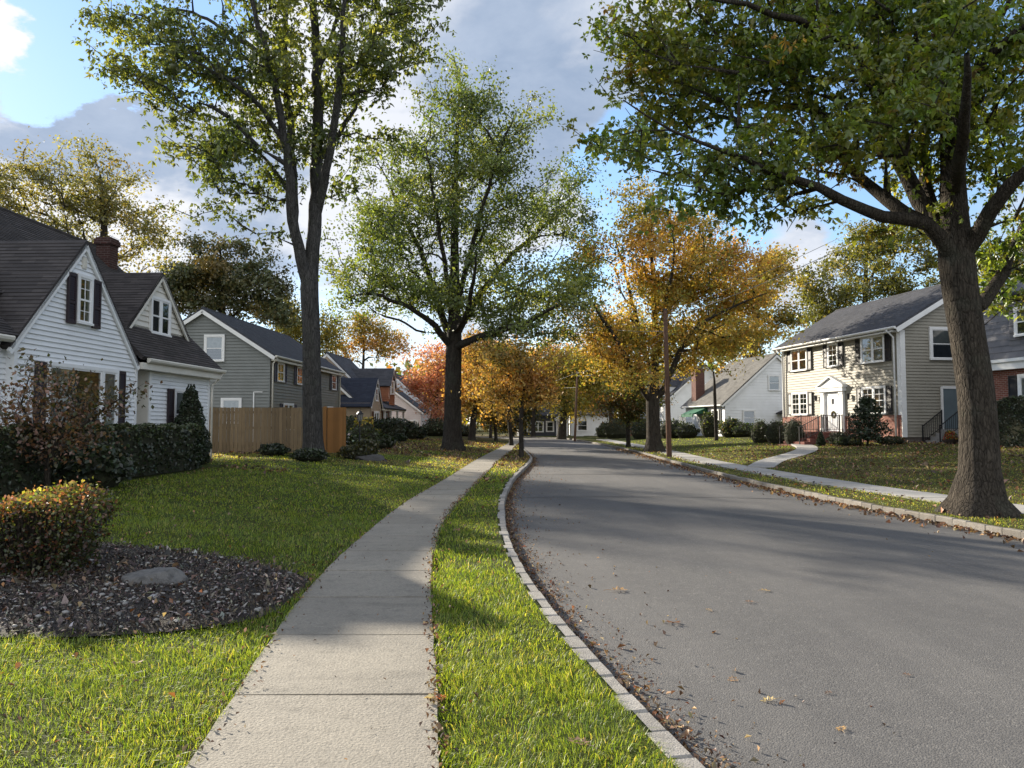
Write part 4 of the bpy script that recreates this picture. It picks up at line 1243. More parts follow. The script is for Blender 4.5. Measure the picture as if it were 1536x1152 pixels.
LEFT_DIR = R(90 - 2.7)
def left_house(name, label, x, y, z=0.0): return empty(name, (x, y, z), LEFT_DIR, label, 'house')

# ---- the white cottage at the left
def white_cottage():
    h = left_house('white_house', 'white clapboard cottage with steep dark shingle roofs and two front gables behind a dark hedge', -10.124, 8.0)
    zg = .3
    # walls of the main body
    mb = MB()
    siding(mb, front(.15), [(5.9, zg), (6.5, zg), (6.5, 3.35), (5.9, 3.35)], .108, .019)
    siding(mb, front(.15), [(11.75, zg + .25), (15.3, zg + .25), (15.3, 3.3), (11.75, 3.3)], .108, .019, zg)
    siding(mb, front(1.25), [(10.9, zg), (11.75, zg), (11.75, 3.3), (10.9, 3.3)], .108, .019)
    siding(mb, far_end(15.3, .15), [(0, zg + .25), (7.9, zg + .25), (7.9, 3.4), (3.85, 7.28), (0, 3.4)], .108, .019, zg)
    siding(mb, near_end(5.9, 8.05), [(0, zg), (7.9, zg), (7.9, 3.4), (0, 3.4)], .108, .019)
    siding(mb, back(8.05), [(-15.3, zg), (-5.9, zg), (-5.9, 3.4), (-15.3, 3.4)], .108, .019)
    mb.build('siding', M['white_siding'], h)
    mb = MB(); mb.poly([(11.75, 1.25, zg), (11.75, .15, zg), (11.75, .15, 3.3), (11.75, 1.25, 3.3)]); mb.poly([(10.9, 0, zg), (10.9, 1.25, zg), (10.9, 1.25, 3.3), (10.9, 0, 3.3)])
    mb.build('porch_wall', M['cream'], h)
    mb = MB(); mb.box(10.9, .1, zg, 11.75, 1.25, .72); mb.build('porch_step', M['foundation'], h)
    mb = MB(); mb.box(11.8, .17, .1, 15.28, .3, zg + .25); mb.box(15.2, .17, .1, 15.28, 8, zg + .25); mb.build('foundation', M['foundation'], h)
    mb = MB(); kz = (7.4 - 3.42) / 4.15; hx = lambda y: 5.6 + 5.4 * (y + .15) / 4.15; hz = lambda y: 3.42 + (y + .15) * kz
    mb.courses([(10.95, -.15, 3.42), (15.55, -.15, 3.42), (15.55, 4, 7.4), (10.95, 4, 7.4)], .1, .115)
    mb.courses([(hx(.9), .9, hz(.9)), (10.95, .9, hz(.9)), (10.95, 4, 7.4), (10.94, 4, 7.4)], .1, .115)
    mb.courses([(5.6, -.15, 3.42), (6.45, -.15, 3.42), (6.45, .5, hz(.5)), (6.44, .5, hz(.5))], .1, .115)
    mb.courses([(5.6, 8.2, 3.42), (5.6, -.15, 3.42), (11, 4, 7.4), (11, 4.01, 7.4)], .1, .115)
    mb.slab([(15.55, 8.2, 3.42), (5.6, 8.2, 3.42), (11, 4, 7.4), (15.55, 4, 7.4)], .1); mb.tube([(11, 4, 7.41), (15.55, 4, 7.41)], .05, 6); mb.tube([(5.6, -.15, 3.43), (11, 4, 7.41)], .05, 6); mb.tube([(5.6, 8.2, 3.43), (11, 4, 7.41)], .05, 6)
    r = mb.build('roof', M['roof_brown'], h)
    for ya in (-.15, 8.2):
        b = MB(); b.beam((15.53, ya, 3.26), (15.53, 4, 7.24), .045, .17, (0, -.7 if ya < 4 else .7, .7)); b.build('rake_board', M['cream'], h)
    chimney(h, 14.85, 3.3, .44, .44, 6.0, 7.5, parent=r)
    gutter(h, 5.65, 6.2, -.16, 3.33, 'cream'); gutter(h, 11.1, 15.6, -.16, 3.33, 'cream')
    mb = MB(); mb.box(10.95, -.14, 3.1, 15.5, .14, 3.27); mb.build('soffit', M['cream'], h)
    downspout(h, [(15.5, -.2, 3.3), (15.52, -.02, 3.05), (15.42, .1, 2.9), (15.42, .1, .6)], 'cream', .035)
    # street-facing cross gable
    mb = MB()
    siding(mb, front(0), [(6.5, zg), (10.9, zg), (10.9, 3.3), (8.6, 5.78), (6.5, 3.3)], .108, .019)
    mb.poly([(6.5, .2, zg), (6.5, 0, zg), (6.5, 0, 3.35), (6.5, .2, 3.35)])
    mb.build('gable_wall', M['white_siding'], h)
    cross_gable(h, 8.6, 2.22, 0, 5.7, 3.3, 5.86, 'roof_brown', 'white', .1, .08, .07, .12)
    corner_board(h, 6.5, 0, zg, 3.3, 1, 1); corner_board(h, 10.9, 0, zg, 3.3, -1, 1); corner_board(h, 15.3, .15, zg + .25, 3.3, -1, 1); corner_board(h, 11.75, .15, zg + .25, 3.2, 1, 1)
    P = front(0)
    window(h, P, 8.40, 8.81, 3.98, 4.98, muntin=(1, 3), trim=.07, curtain=.5)
    shutter(h, P, 8.01, 8.3, 3.9, 5.02, 'shutter_plum'); shutter(h, P, 8.91, 9.2, 3.9, 5.02, 'shutter_plum')
    mb = MB(); mb.pbox(P, 8.53, 8.67, 5.2, 5.46, -.01, .055); mb.pbox(P, 8.56, 8.585, 5.23, 5.43, .055, .065); mb.pbox(P, 8.615, 8.64, 5.23, 5.43, .055, .065); mb.build('gable_vent', M['cream'], h)
    window(h, P, 7.5, 9.9, 1.45, 2.92, mull=(9.35,), double=False, curtain=.55)
    shutter(h, P, 7.08, 7.4, 1.38, 2.98, 'shutter_plum'); shutter(h, P, 10.0, 10.3, 1.38, 2.98, 'shutter_plum')
    P = front(.15)
    window(h, P, 13.1, 14.0, 1.3, 2.62, muntin=(1, 1), curtain=-.4)
    shutter(h, P, 12.68, 13.0, 1.24, 2.68, 'shutter_plum'); shutter(h, P, 14.1, 14.42, 1.24, 2.68, 'shutter_plum')
    # gabled dormer on the front slope
    mb = MB(); yd = .85
    siding(mb, front(yd), [(11.55, 4.1), (15.3, 4.1), (13.45, 6.0)], .16, .022)
    mb.build('dormer_wall', M['cream'], h)
    cross_gable(h, 13.45, 1.95, yd, 3.4, 4.12, 6.12, 'roof_brown', 'cream', .09, .12, .12)
    window(h, front(yd), 13.0, 13.95, 4.32, 5.28, mull=(13.48,), trim=.08, curtain=0)
white_cottage()

# ---- the grey two-storey house
def grey_house():
    h = left_house('grey_house', 'grey two-storey house with white trimmed gable and slate shutters behind the plank fence', -13.1, 40.0)
    L, D, ze, zr, zg = 13.3, 7.5, 5.5, 7.86, .2
    mb = MB()
    siding(mb, near_end(0, D), [(0, zg), (D, zg), (D, ze), (D / 2, zr), (0, ze)], .17, .025)
    mb.build('gable_wall', M['grey_siding'], h); mb = MB()
    siding(mb, far_end(L), [(0, zg), (D, zg), (D, ze), (D / 2, zr), (0, ze)], .17, .025)
    mb.build('gable_wall', M['grey_siding'], h)
    mb = MB()
    siding(mb, front(0), [(0, zg), (L, zg), (L, ze), (0, ze)], .17, .025); mb.build('front_wall', M['olive_siding'], h); mb = MB(); siding(mb, back(D), [(-L, zg), (0, zg), (0, ze), (-L, ze)], .17, .025)
    mb.build('back_wall', M['olive_siding'], h)
    gable_roof(h, -.22, L + .22, -.32, D / 2, D + .32, 5.38, 7.98, 'roof_dark', 'white', .12, True, .2)
    gutter(h, -.2, L + .2, -.33, 5.3, 'cream')
    mb = MB(); mb.box(.02, -.3, 5.08, L, -.03, 5.2); mb.build('soffit', M['cream'], h)
    downspout(h, [(.12, -.36, 5.25), (.12, -.1, 4.95), (.12, -.08, .4)], 'cream', .05); downspout(h, [(L - .1, -.36, 5.25), (L - .1, -.1, 4.95), (L - .1, -.08, .4)], 'cream', .05)
    P = near_end(0, D)
    window(h, P, 3.95, 4.85, 5.12, 6.4, trim=.12, curtain=-.5); window(h, P, 4.95, 5.85, 1.75, 2.95, trim=.12, curtain=-.9)
    mb = MB(); mb.pbox(P, 6.6, 6.66, .3, 3.4, .02, .07); mb.pbox(P, 6.62, 7.1, 3.36, 3.41, .02, .07); mb.build('conduit', M['white'], h)
    P = front(0)
    for a in (.95, 4.15, 7.4, 11.35): 
        window(h, P, a, a + .92, 4.05, 5.02, trim=.07, muntin=(1, 1), curtain=0); shutter(h, P, a - .5, a - .1, 3.98, 5.06, 'shutter_slate', rails=False); shutter(h, P, a + 1.02, a + 1.42, 3.98, 5.06, 'shutter_slate', rails=False)
    window(h, P, 2.0, 3.5, 1.35, 2.75, mull=(2.75,), trim=.1, curtain=.3); shutter(h, P, 3.65, 4.1, 1.3, 2.8, 'shutter_slate', rails=False); shutter(h, P, 1.4, 1.85, 1.3, 2.8, 'shutter_slate', rails=False)
    window(h, P, 10.4, 11.5, 1.35, 2.75, trim=.1, curtain=.3); shutter(h, P, 9.8, 10.25, 1.3, 2.8, 'shutter_slate', rails=False); shutter(h, P, 11.65, 12.1, 1.3, 2.8, 'shutter_slate', rails=False)
    mb = MB(); mb.pbox(P, 6.2, 7.2, .5, 2.6, -.01, .05); mb.build('door', M['door_brown'], h)
    mb = MB(); mb.lathe((5.6, -.12, 2.5), [(.03, -.12), (.07, -.08), (.08, .08), (.09, .1), (.02, .16)], 8); mb.build('wall_lantern', M['iron'], h)
grey_house()

# ---- the tan house with the dark blue roofed wing
def tan_house():
    h = left_house('tan_house', 'tan clapboard house with dark blue roofed wing and cedar dormer behind round bushes', -10.9, 57.0)
    zg = .1
    mb = MB()
    siding(mb, near_end(0, 4.5), [(0, zg), (4.5, zg), (4.5, 3.25), (0, 3.25)], .18, .02)
    siding(mb, front(0), [(0, zg), (3.6, zg), (3.6, 3.25), (1.8, 5.15), (0, 3.25)], .18, .02)
    mb.build('wing_wall', M['tan_siding'], h)
    cross_gable(h, 1.8, 1.8, 0, 5.0, 3.25, 5.3, 'roof_navy', 'white', .1, .15, .25)
    mb = MB()
    siding(mb, near_end(.6, 9.2), [(0, zg), (7.9, zg), (7.9, 3.3), (4.0, 7.1), (0, 3.3)], .18, .02)
    siding(mb, front(1.3), [(3.6, zg), (13, zg), (13, 3.3), (3.6, 3.3)], .18, .02)
    siding(mb, far_end(13, 1.3), [(0, zg), (7.9, zg), (7.9, 3.3), (3.95, 7.1), (0, 3.3)], .18, .02)
    siding(mb, back(9.2), [(-13, zg), (-.6, zg), (-.6, 3.3), (-13, 3.3)], .18, .02)
    mb.build('body_wall', M['tan_siding'], h)
    gable_roof(h, .35, 5.6, .95, 5.2, 9.5, 3.25, 7.1, 'roof_dark'); gable_roof(h, 5.7, 13.3, .6, 5.2, 9.8, 3.2, 7.75, 'roof_dark')
    mb = MB(); siding(mb, near_end(5.75, 9.4), [(.2, 3.6), (8.2, 3.6), (4.2, 7.55)], .18, .02); mb.build('upper_gable', M['tan_siding'], h)
    mb = MB(); siding(mb, front(.3), [(8.0, 3.3), (10.4, 3.3), (10.4, 5.2), (9.2, 6.5), (8.0, 5.2)], .18, .02); siding(mb, near_end(8.0, 3.3), [(0, 3.6), (3.0, 3.6), (3.0, 5.2), (0, 5.2)], .18, .02); mb.build('cedar_dormer', M['cedar'], h)
    cross_gable(h, 9.2, 1.2, .3, 4.9, 5.2, 6.6, 'roof_dark', 'white', .1, .2, .2)
    P = front(.3)
    window(h, P, 8.75, 9.65, 4.3, 5.4, trim=.1, muntin=(1, 1), curtain=0); shutter(h, P, 8.3, 8.6, 4.2, 5.5, 'white', rails=False); shutter(h, P, 9.8, 10.1, 4.2, 5.5, 'white', rails=False)
    window(h, front(0), 1.5, 2.1, 3.5, 4.4, trim=.12, curtain=0)
    window(h, front(0), 1.1, 2.5, .95, 2.5, mull=(1.8,), trim=.14, curtain=.5); shutter(h, front(0), .3, .8, .9, 2.6, 'door_brown', rails=False)
    # porch with square posts
    mb = MB(); mb.slab([(3.7, -.4, 2.95), (12.6, -.4, 2.95), (12.6, 1.4, 3.75), (3.7, 1.4, 3.75)], .12); mb.build('porch_roof', M['roof_dark'], h)
    for x in (4.2, 6.6, 9.4, 12.2):
        mb = MB(); mb.box(x - .08, -.25, zg, x + .08, -.09, 2.82); mb.build('porch_post', M['white'], h)
    mb = MB(); mb.box(3.7, -.3, 2.72, 12.6, -.05, 2.86); mb.build('porch_beam', M['cream'], h)
    mb = MB(); siding(mb, front(1.27), [(7.5, zg), (12.9, zg), (12.9, 3.2), (7.5, 3.2)], .18, .02); mb.build('cedar_front', M['cedar'], h)
    mb = MB(); mb.pbox(front(1.25), 8.0, 8.95, .3, 2.5, 0, .06); mb.build('door', M['door_brown'], h)
    for u in (7.9, 8.95): 
        mb = MB(); mb.pbox(front(1.25), u, u + .1, .3, 2.6, 0, .09); mb.build('door_casing', M['white'], h)
    window(h, front(1.25), 10.2, 11.5, .9, 2.5, mull=(10.85,), trim=.12, curtain=.4)
    gutter(h, -.2, .0, 4, 3.1)
tan_house()

def pale_house():
    h = left_house('pale_house', 'pale pinkish house with brick chimney and dark roof, beside the pinkish red maple', -9.6, 78.0)
    zg = -.2; D = 8.0
    mb = MB()
    siding(mb, near_end(0, D), [(0, zg), (D, zg), (D, 2.95), (D / 2, 6.0), (0, 2.95)], .2, .02); siding(mb, front(0), [(0, zg), (11, zg), (11, 2.95), (0, 2.95)], .2, .02)
    siding(mb, far_end(11), [(0, zg), (D, zg), (D, 2.95), (D / 2, 6.0), (0, 2.95)], .2, .02); siding(mb, back(D), [(-11, zg), (0, zg), (0, 2.95), (-11, 2.95)], .2, .02)
    mb.build('siding', M['pale_siding'], h)
    r = gable_roof(h, -.2, 4.2, -.3, D / 2, D + .3, 2.85, 6.1, 'roof_dark')
    mb = MB(); siding(mb, near_end(4.3, D + .3), [(.5, 3.2), (8.1, 3.2), (4.5, 7.1)], .2, .02); mb.build('upper_gable', M['white_siding'], h)
    gable_roof(h, 4.2, 11.3, -.5, D / 2, D + .5, 3.1, 7.3, 'roof_dark')
    chimney(h, 1.4, 3.4, .95, .7, 4.5, 7.3, 'dull_brick', r)
    mb = MB()
    siding(mb, near_end(6, -.0), [(0, zg), (2.0, zg), (2.0, 2.5), (0, 2.5)], .2, .02)
    siding(mb, (Vector((6, -2.0, 0)), X3, -Y3), [(0, zg), (2.0, zg), (2.0, 2.4), (1.0, 3.2), (0, 2.4)], .2, .02); siding(mb, far_end(8, -2.0), [(0, zg), (2, zg), (2, 2.5), (0, 2.5)], .2, .02)
    mb.build('vestibule_wall', M['grey_siding'], h)
    cross_gable(h, 7, 1.0, -2.0, .8, 2.4, 3.25, 'roof_grey', 'white', .09, .15, .15)
    mb = MB(); mb.pbox((Vector((6, -2.0, 0)), X3, -Y3), .55, 1.45, 0, 2.0, .02, .06); mb.build('door', M['door_blue'], h)
    window(h, near_end(0, D), 6.9, 7.6, .7, 1.9, trim=.1, curtain=0)
    window(h, near_end(6, 0), .7, 1.3, .6, 1.7, trim=.1, curtain=0)
pale_house()

# ---- right side
RIGHT_DIR = R(-80)
def beige_house():
    h = empty('beige_house', (16.16, 44.04, 0), RIGHT_DIR, 'beige two-storey house with brick base, black shutters and white pedimented front door', 'house')
    L, D, zg, zb, ze, zr = 10.2, 7.5, .55, 2.07, 6.25, 8.42
    mb = MB()
    siding(mb, front(0), [(0, zb), (L, zb), (L, ze), (0, ze)], .145, .02)
    siding(mb, far_end(L), [(0, 1.06), (D, 1.06), (D, ze), (D / 2, zr), (0, ze)], .145, .02)
    siding(mb, near_end(0, D), [(0, 1.06), (D, 1.06), (D, ze), (D / 2, zr), (0, ze)], .145, .02)
    siding(mb, back(D), [(-L, 1.06), (0, 1.06), (0, ze), (-L, ze)], .145, .02)
    mb.build('siding', M['beige_siding'], h)
    mb = MB(); mb.box(-.02, -.05, zg - .3, L + .01, .1, zb); mb.build('brick_base', M['brick_patchy'], h)
    mb = MB(); mb.box(.03, .1, zg - .3, L - .04, D, 1.06); mb.build('foundation', M['foundation'], h)
    gable_roof(h, -.3, L + .3, -.42, D / 2, D + .42, 6.16, 8.56, 'roof_dark', 'white', .13, True, .22)
    gutter(h, -.28, L + .28, -.43, 6.08, 'white')
    mb = MB(); mb.box(0, -.4, 5.92, L, -.03, 5.99); mb.build('soffit', M['white'], h)
    for x, s in ((0, 1), (L, -1)):
        mb = MB(); mb.box(min(x, x + s * .2), -.05, zb + .003, max(x, x + s * .2), .02, 5.92); mb.build('corner_board', M['white'], h)
    mb = MB(); mb.box(L, -.05, 1.06, L + .05, .2, 6.0); mb.build('corner_board', M['white'], h)
    downspout(h, [(L - .3, -.5, 6.02), (L - .3, -.14, 5.7), (L - .3, -.12, .75)], 'white', .045); downspout(h, [(.25, -.5, 6.02), (.25, -.14, 5.7), (.25, -.12, 2.0)], 'white', .045)
    P = front(-.02); sh = 'shutter_black'
    for (a, b, z0, z1, mull) in ((1.15, 2.62, 4.72, 5.85, (1.885,)), (4.75, 5.48, 4.72, 5.85, ()), (7.52, 9.12, 4.68, 5.88, (8.32,)), (1.15, 2.62, 2.2, 3.38, (1.885,)), (7.52, 9.12, 2.18, 3.4, (8.32,))):
        window(h, P, a, b, z0, z1, mull=mull, trim=.085, muntin=(1, 3) if z0 < 3 or not mull else (0, 0), curtain=.85)
        shutter(h, P, a - .5, a - .12, z0 - .05, z1 + .07, sh); shutter(h, P, b + .12, b + .5, z0 - .05, z1 + .07, sh)
    # front door with pilasters and pediment
    mb = MB(); mb.pbox(P, 4.3, 5.7, 1.25, 3.4, .0, .03); d0 = mb.build('door_recess', M['white'], h)
    mb = MB(); mb.pbox(P, 4.62, 5.52, 1.28, 3.3, .03, .075)
    for z0, z1 in ((1.45, 2.1), (2.25, 2.95)):
        for u in (4.72, 5.12): mb.pbox(P, u, u + .3, z0, z1, .075, .087)
    door = mb.build('door', M['door_white'], h)
    mb = MB(); mb.pbox(P, 4.98, 5.16, 2.72, 2.98, .09, .1); mb.build('door_window', M['interior'], door)
    mb = MB()
    for k in range(14):
        a = k / 14 * 2 * PI; c = Vector((5.12 + .15 * math.cos(a), -.12, 2.15 + .15 * math.sin(a)))
        mb.tube([c - Vector((.06 * math.sin(a), 0, -.06 * math.cos(a))), c, c + Vector((.06 * math.sin(a), 0, -.06 * math.cos(a)))], [.03, .055, .03], 5)
    mb.build('wreath', M['wreath'], door)
    mb = MB(); mb.lathe((5.44, -.1, 2.2), [(.0, -.03), (.03, 0), (.0, .03)], 8); mb.build('handle', M['iron'], door)
    for u in (4.02, 5.68):
        mb = MB(); mb.pbox(P, u, u + .3, 1.25, 3.36, .0, .14); mb.pbox(P, u - .03, u + .33, 3.24, 3.36, .14, .17); mb.pbox(P, u - .03, u + .33, 1.25, 1.42, .14, .17); mb.build('pilaster', M['white'], h)
    mb = MB(); mb.pbox(P, 3.9, 6.1, 3.362, 3.56, .0, .24)
    q = lambda u, z, n: Vector((u, -n, z))
    mb.hexa([q(3.82, 3.562, .3), q(6.18, 3.562, .3), q(6.18, 3.562, 0), q(3.82, 3.562, 0), q(3.82, 3.63, .3), q(6.18, 3.63, .3), q(6.18, 3.63, 0), q(3.82, 3.63, 0)])
    mb.poly([q(4.0, 3.632, .2), q(6.0, 3.632, .2), q(5.0, 4.08, .2)])
    mb.beam(q(3.8, 3.66, .15), q(5.0, 4.16, .15), .3, .08, (0, 0, 1)); mb.beam(q(6.2, 3.66, .15), q(5.0, 4.16, .15), .3, .08, (0, 0, 1))
    mb.build('pediment', M['white'], h)
    for u in (3.6, 6.45):
        mb = MB(); mb.lathe((u, -.16, 3.05), [(.03, -.14), (.07, -.1), (.085, .08), (.1, .1), (.02, .17)], 8); mb.tube([(u, -.02, 2.92), (u, -.12, 2.88), (u, -.16, 2.93)], .012, 5); mb.build('wall_lantern', M['iron'], h)
    # brick landing and steps
    mb = MB(); mb.box(3.9, -1.35, .3, 6.1, -.055, 1.24)
    for k in range(4): mb.box(3.9 + .15 * 0, -1.35 - .32 * (k + 1), .2, 5.9, -1.35 - .32 * k, 1.24 - .165 * (k + 1))
    mb.build('front_steps', M['step_brick'], h)
    for x in (3.98, 6.02 - .15):
        railing(h, [(x, -.3, 1.24), (x, -1.3, 1.24), (x, -2.55, .62)], .86, 8)
    railing(h, [(6.04, -.25, 1.24), (6.04, -1.3, 1.24)], .86, 9)
    # side wall: windows, the side door and its steps
    P = far_end(L)
    window(h, P, 1.6, 2.7, 4.72, 6.05, trim=.13, curtain=-.55); window(h, P, 5.2, 6.2, 4.72, 6.05, trim=.13, curtain=-.5)
    mb = MB(); mb.pbox(P, 2.1, 3.0, 1.45, 3.3, .02, .05); sd = mb.build('side_door', M['door_blue'], h)
    mb = MB(); mb.pbox(P, 2.0, 2.1, 1.4, 3.4, .0, .07); mb.pbox(P, 3.0, 3.1, 1.4, 3.4, .0, .07); mb.pbox(P, 2.1, 3.0, 3.3, 3.42, .0, .07); mb.build('door_casing', M['white'], h)
    mb = MB(); mb.pbox(P, 2.9, 2.96, 2.3, 2.36, .05, .1); mb.build('handle', M['cream'], sd)
    mb = MB(); mb.box(L + .03, 1.9, .4, L + 1.2, 3.3, 1.42)
    for k in range(4): mb.box(L + .03, 1.9 - .26 * (k + 1), .4, L + 1.2, 1.9 - .26 * k, 1.42 - .17 * (k + 1))
    mb.build('side_steps', M['concrete_r'], h)
    railing(h, [(L + 1.16, 3.2, 1.42), (L + 1.16, 1.95, 1.42), (L + 1.16, .95, .72)], .85, 10); railing(h, [(L + .1, 1.95, 1.42), (L + .1, .95, .72)], .85, 9)
beige_house()

def slate_house():
    h = empty('brick_house', (18.65, 30.0, 0), RIGHT_DIR, 'brick house with slate grey gambrel upper storey and white frieze, right of the leaning trunk', 'house')
    L, D, zg = 13.0, 8.0, .6
    mb = MB(); mb.box(0, 0, zg - .3, L, D, 3.74); mb.build('brick_wall', M['brick'], h)
    mb = MB(); mb.box(-.05, -.28, 3.742, L + .05, .0, 4.06); mb.box(-.05, -.36, 4.02, L + .05, -.281, 4.14); mb.build('frieze', M['white'], h)
    mb = MB()
    mb.courses([(-.1, -.32, 4.15), (L + .1, -.32, 4.15), (L + .1, 1.0, 6.95), (-.1, 1.0, 6.95)], .12, .27); mb.courses([(L + .1, D + .3, 4.1), (-.1, D + .3, 4.1), (-.1, D - 1.0, 6.9), (L + .1, D - 1.0, 6.9)], .12, .27)
    mb.build('gambrel_slope', M['slate_siding'], h)
    mb = MB(); mb.slab([(-.2, .9, 6.9), (L + .2, .9, 6.9), (L + .2, D / 2, 8.4), (-.2, D / 2, 8.4)], .12); mb.slab([(L + .2, D - .9, 6.9), (-.2, D - .9, 6.9), (-.2, D / 2, 8.4), (L + .2, D / 2, 8.4)], .12)
    mb.build('roof', M['roof_dark'], h)
    mb = MB()
    for x, s in ((0, -1), (L, 1)):
        pts = [(x, 0, 3.7), (x, D, 3.7), (x, D + .2, 4.1), (x, D - .95, 6.9), (x, D / 2, 8.3), (x, .95, 6.9), (x, -.2, 4.15)]
        mb.poly(pts if s > 0 else pts[::-1])
    mb.build('gable_wall', M['slate_siding'], h)
    P = front(-.1)
    mb = MB(); siding(mb, front(-.1), [(2.06, 4.3), (11, 4.3), (11, 6.6), (2.06, 6.6)], .27, .02); siding(mb, near_end(2.06, 2.2), [(0, 4.3), (2.3, 4.3), (2.3, 6.6), (0, 6.6)], .27, .02); siding(mb, far_end(11, -.1), [(0, 4.3), (2.3, 4.3), (2.3, 6.6), (0, 6.6)], .27, .02); mb.build('dormer_wall', M['slate_siding'], h)
    mb = MB(); mb.slab([(1.9, -.35, 6.6), (11.2, -.35, 6.6), (11.2, 3, 7.5), (1.9, 3, 7.5)], .1); mb.build('dormer_roof', M['roof_dark'], h)
    for a in (2.45, 5.8, 9.2): window(h, P, a, a + .95, 5.0, 5.95, trim=.1, curtain=-.5, base=.06)
    P = front(0)
    for a in (2.4, 6.2, 9.8): window(h, P, a, a + 1.5, 2.0, 3.42, mull=(a + .75,), trim=.12, curtain=.4, base=.02); shutter(h, P, a - .55, a - .16, 1.9, 3.5, 'shutter_black', base=.02); shutter(h, P, a + 1.66, a + 2.05, 1.9, 3.5, 'shutter_black', base=.02)
slate_house()

def cape_house():
    h = empty('cape_house', (15.46, 65.8, 0), R(-82), 'white cape cottage with weathered grey roof, brick chimney and green door awning', 'house')
    L, D, zg, ze, zr = 8.2, 8.6, .05, 3.25, 7.05
    mb = MB()
    siding(mb, front(0), [(0, zg), (L, zg), (L, ze), (0, ze)], .22, .02); siding(mb, far_end(L), [(0, zg), (D, zg), (D, ze), (D / 2, zr), (0, ze)], .22, .02)
    siding(mb, near_end(0, D), [(0, zg), (D, zg), (D, ze), (D / 2, zr), (0, ze)], .22, .02); siding(mb, back(D), [(-L, zg), (0, zg), (0, ze), (-L, ze)], .22, .02)
    mb.build('siding', M['white_siding'], h)
    r = gable_roof(h, -.25, L + .2, -.35, D / 2, D + .35, 3.15, 7.2, 'roof_grey', 'white', .12, True, .14)
    gutter(h, -.2, L + .2, -.36, 3.07)
    chimney(h, 1.5, .55, 1.0, .8, .1, 6.4, 'dull_brick')
    P = far_end(L)
    window(h, P, 3.65, 4.5, 4.3, 5.4, trim=.07, curtain=-.35, base=.06); window(h, P, 1.5, 2.4, 1.55, 2.65, trim=.07, curtain=0, base=.06)
    P = front(0)
    window(h, P, 5.9, 7.1, 1.3, 2.7, mull=(6.5,), trim=.1, muntin=(1, 1), curtain=0); shutter(h, P, 5.3, 5.7, 1.25, 2.8, 'shutter_black', rails=False); shutter(h, P, 7.25, 7.65, 1.25, 2.8, 'shutter_black', rails=False)
    mb = MB(); mb.pbox(P, 3.2, 4.1, .45, 2.4, .0, .06); mb.build('door', M['door_white'], h)
    mb = MB(); mb.pbox(P, 3.1, 4.2, .2, .44, .0, .9); mb.build('door_step', M['step_brick'], h)
    mb = MB()
    mb.slab([(2.4, -1.35, 2.45), (4.9, -1.35, 2.45), (4.9, 0, 3.0), (2.4, 0, 3.0)], .04); mb.slab([(2.4, -1.36, 2.2), (4.9, -1.36, 2.2), (4.9, -1.35, 2.45), (2.4, -1.35, 2.45)], .03)
    mb.poly([(2.4, -1.34, 2.44), (2.4, -.01, 2.44), (2.4, -.01, 2.99)]); mb.poly([(4.9, -.01, 2.44), (4.9, -1.34, 2.44), (4.9, -.01, 2.99)])
    aw = mb.build('awning', M['awning'], h)
    for x in (2.5, 4.8): 
        mb = MB(); mb.tube([(x, -1.25, .3), (x, -1.25, 2.42)], .03, 6); mb.build('awning_post', M['white'], aw)
    mb = MB(); mb.box(L, 4.6, .0, L + 3.0, 8.4, 2.55); mb.build('side_room', M['white_siding'], h)
    mb = MB(); mb.slab([(L, 4.2, 2.5), (L + 3.3, 4.2, 2.5), (L + 3.3, 6.5, 3.4), (L, 6.5, 3.4)], .1); mb.slab([(L + 3.3, 8.7, 2.5), (L, 8.7, 2.5), (L, 6.5, 3.4), (L + 3.3, 6.5, 3.4)], .1); mb.build('side_roof', M['roof_brown'], h)
cape_house()

def far_white_house():
    h = empty('white_dormer_house', (14.6, 84.0, 0), R(-83), 'white gabled house with a small front dormer, glimpsed behind the gold maple trunk', 'house')
    L, D, ze, zr = 8.0, 9.0, 3.7, 7.6
    mb = MB()
    siding(mb, front(0), [(0, -.3), (L, -.3), (L, ze), (0, ze)], .24, .02); siding(mb, far_end(L), [(0, -.3), (D, -.3), (D, ze), (D / 2, zr), (0, ze)], .24, .02)
    siding(mb, near_end(0, D), [(0, -.3), (D, -.3), (D, ze), (D / 2, zr), (0, ze)], .24, .02); mb.build('siding', M['white_siding'], h)
    gable_roof(h, -.2, L + .2, -.35, D / 2, D + .35, 3.6, 7.75, 'roof_dark')
    mb = MB(); siding(mb, front(.8), [(5.2, 4.3), (6.8, 4.3), (6.8, 5.7), (6.0, 6.4), (5.2, 5.7)], .24, .02); siding(mb, far_end(6.8, .8), [(0, 4.3), (2, 4.3), (2, 5.7), (0, 5.7)], .24, .02); mb.build('dormer_wall', M['white_siding'], h)
    cross_gable(h, 6, .8, .8, 3.4, 5.7, 6.45, 'roof_dark', 'white', .08, .12, .15)
    window(h, front(.8), 5.6, 6.4, 4.6, 5.6, trim=.1, curtain=0); window(h, far_end(L), 1.6, 2.6, 1.0, 2.4, trim=.1, curtain=0); window(h, front(0), 1.6, 2.8, 1.0, 2.4, trim=.1, curtain=.3); window(h, far_end(L), 4.0, 4.9, 4.4, 5.6, trim=.1, curtain=0)
far_white_house()

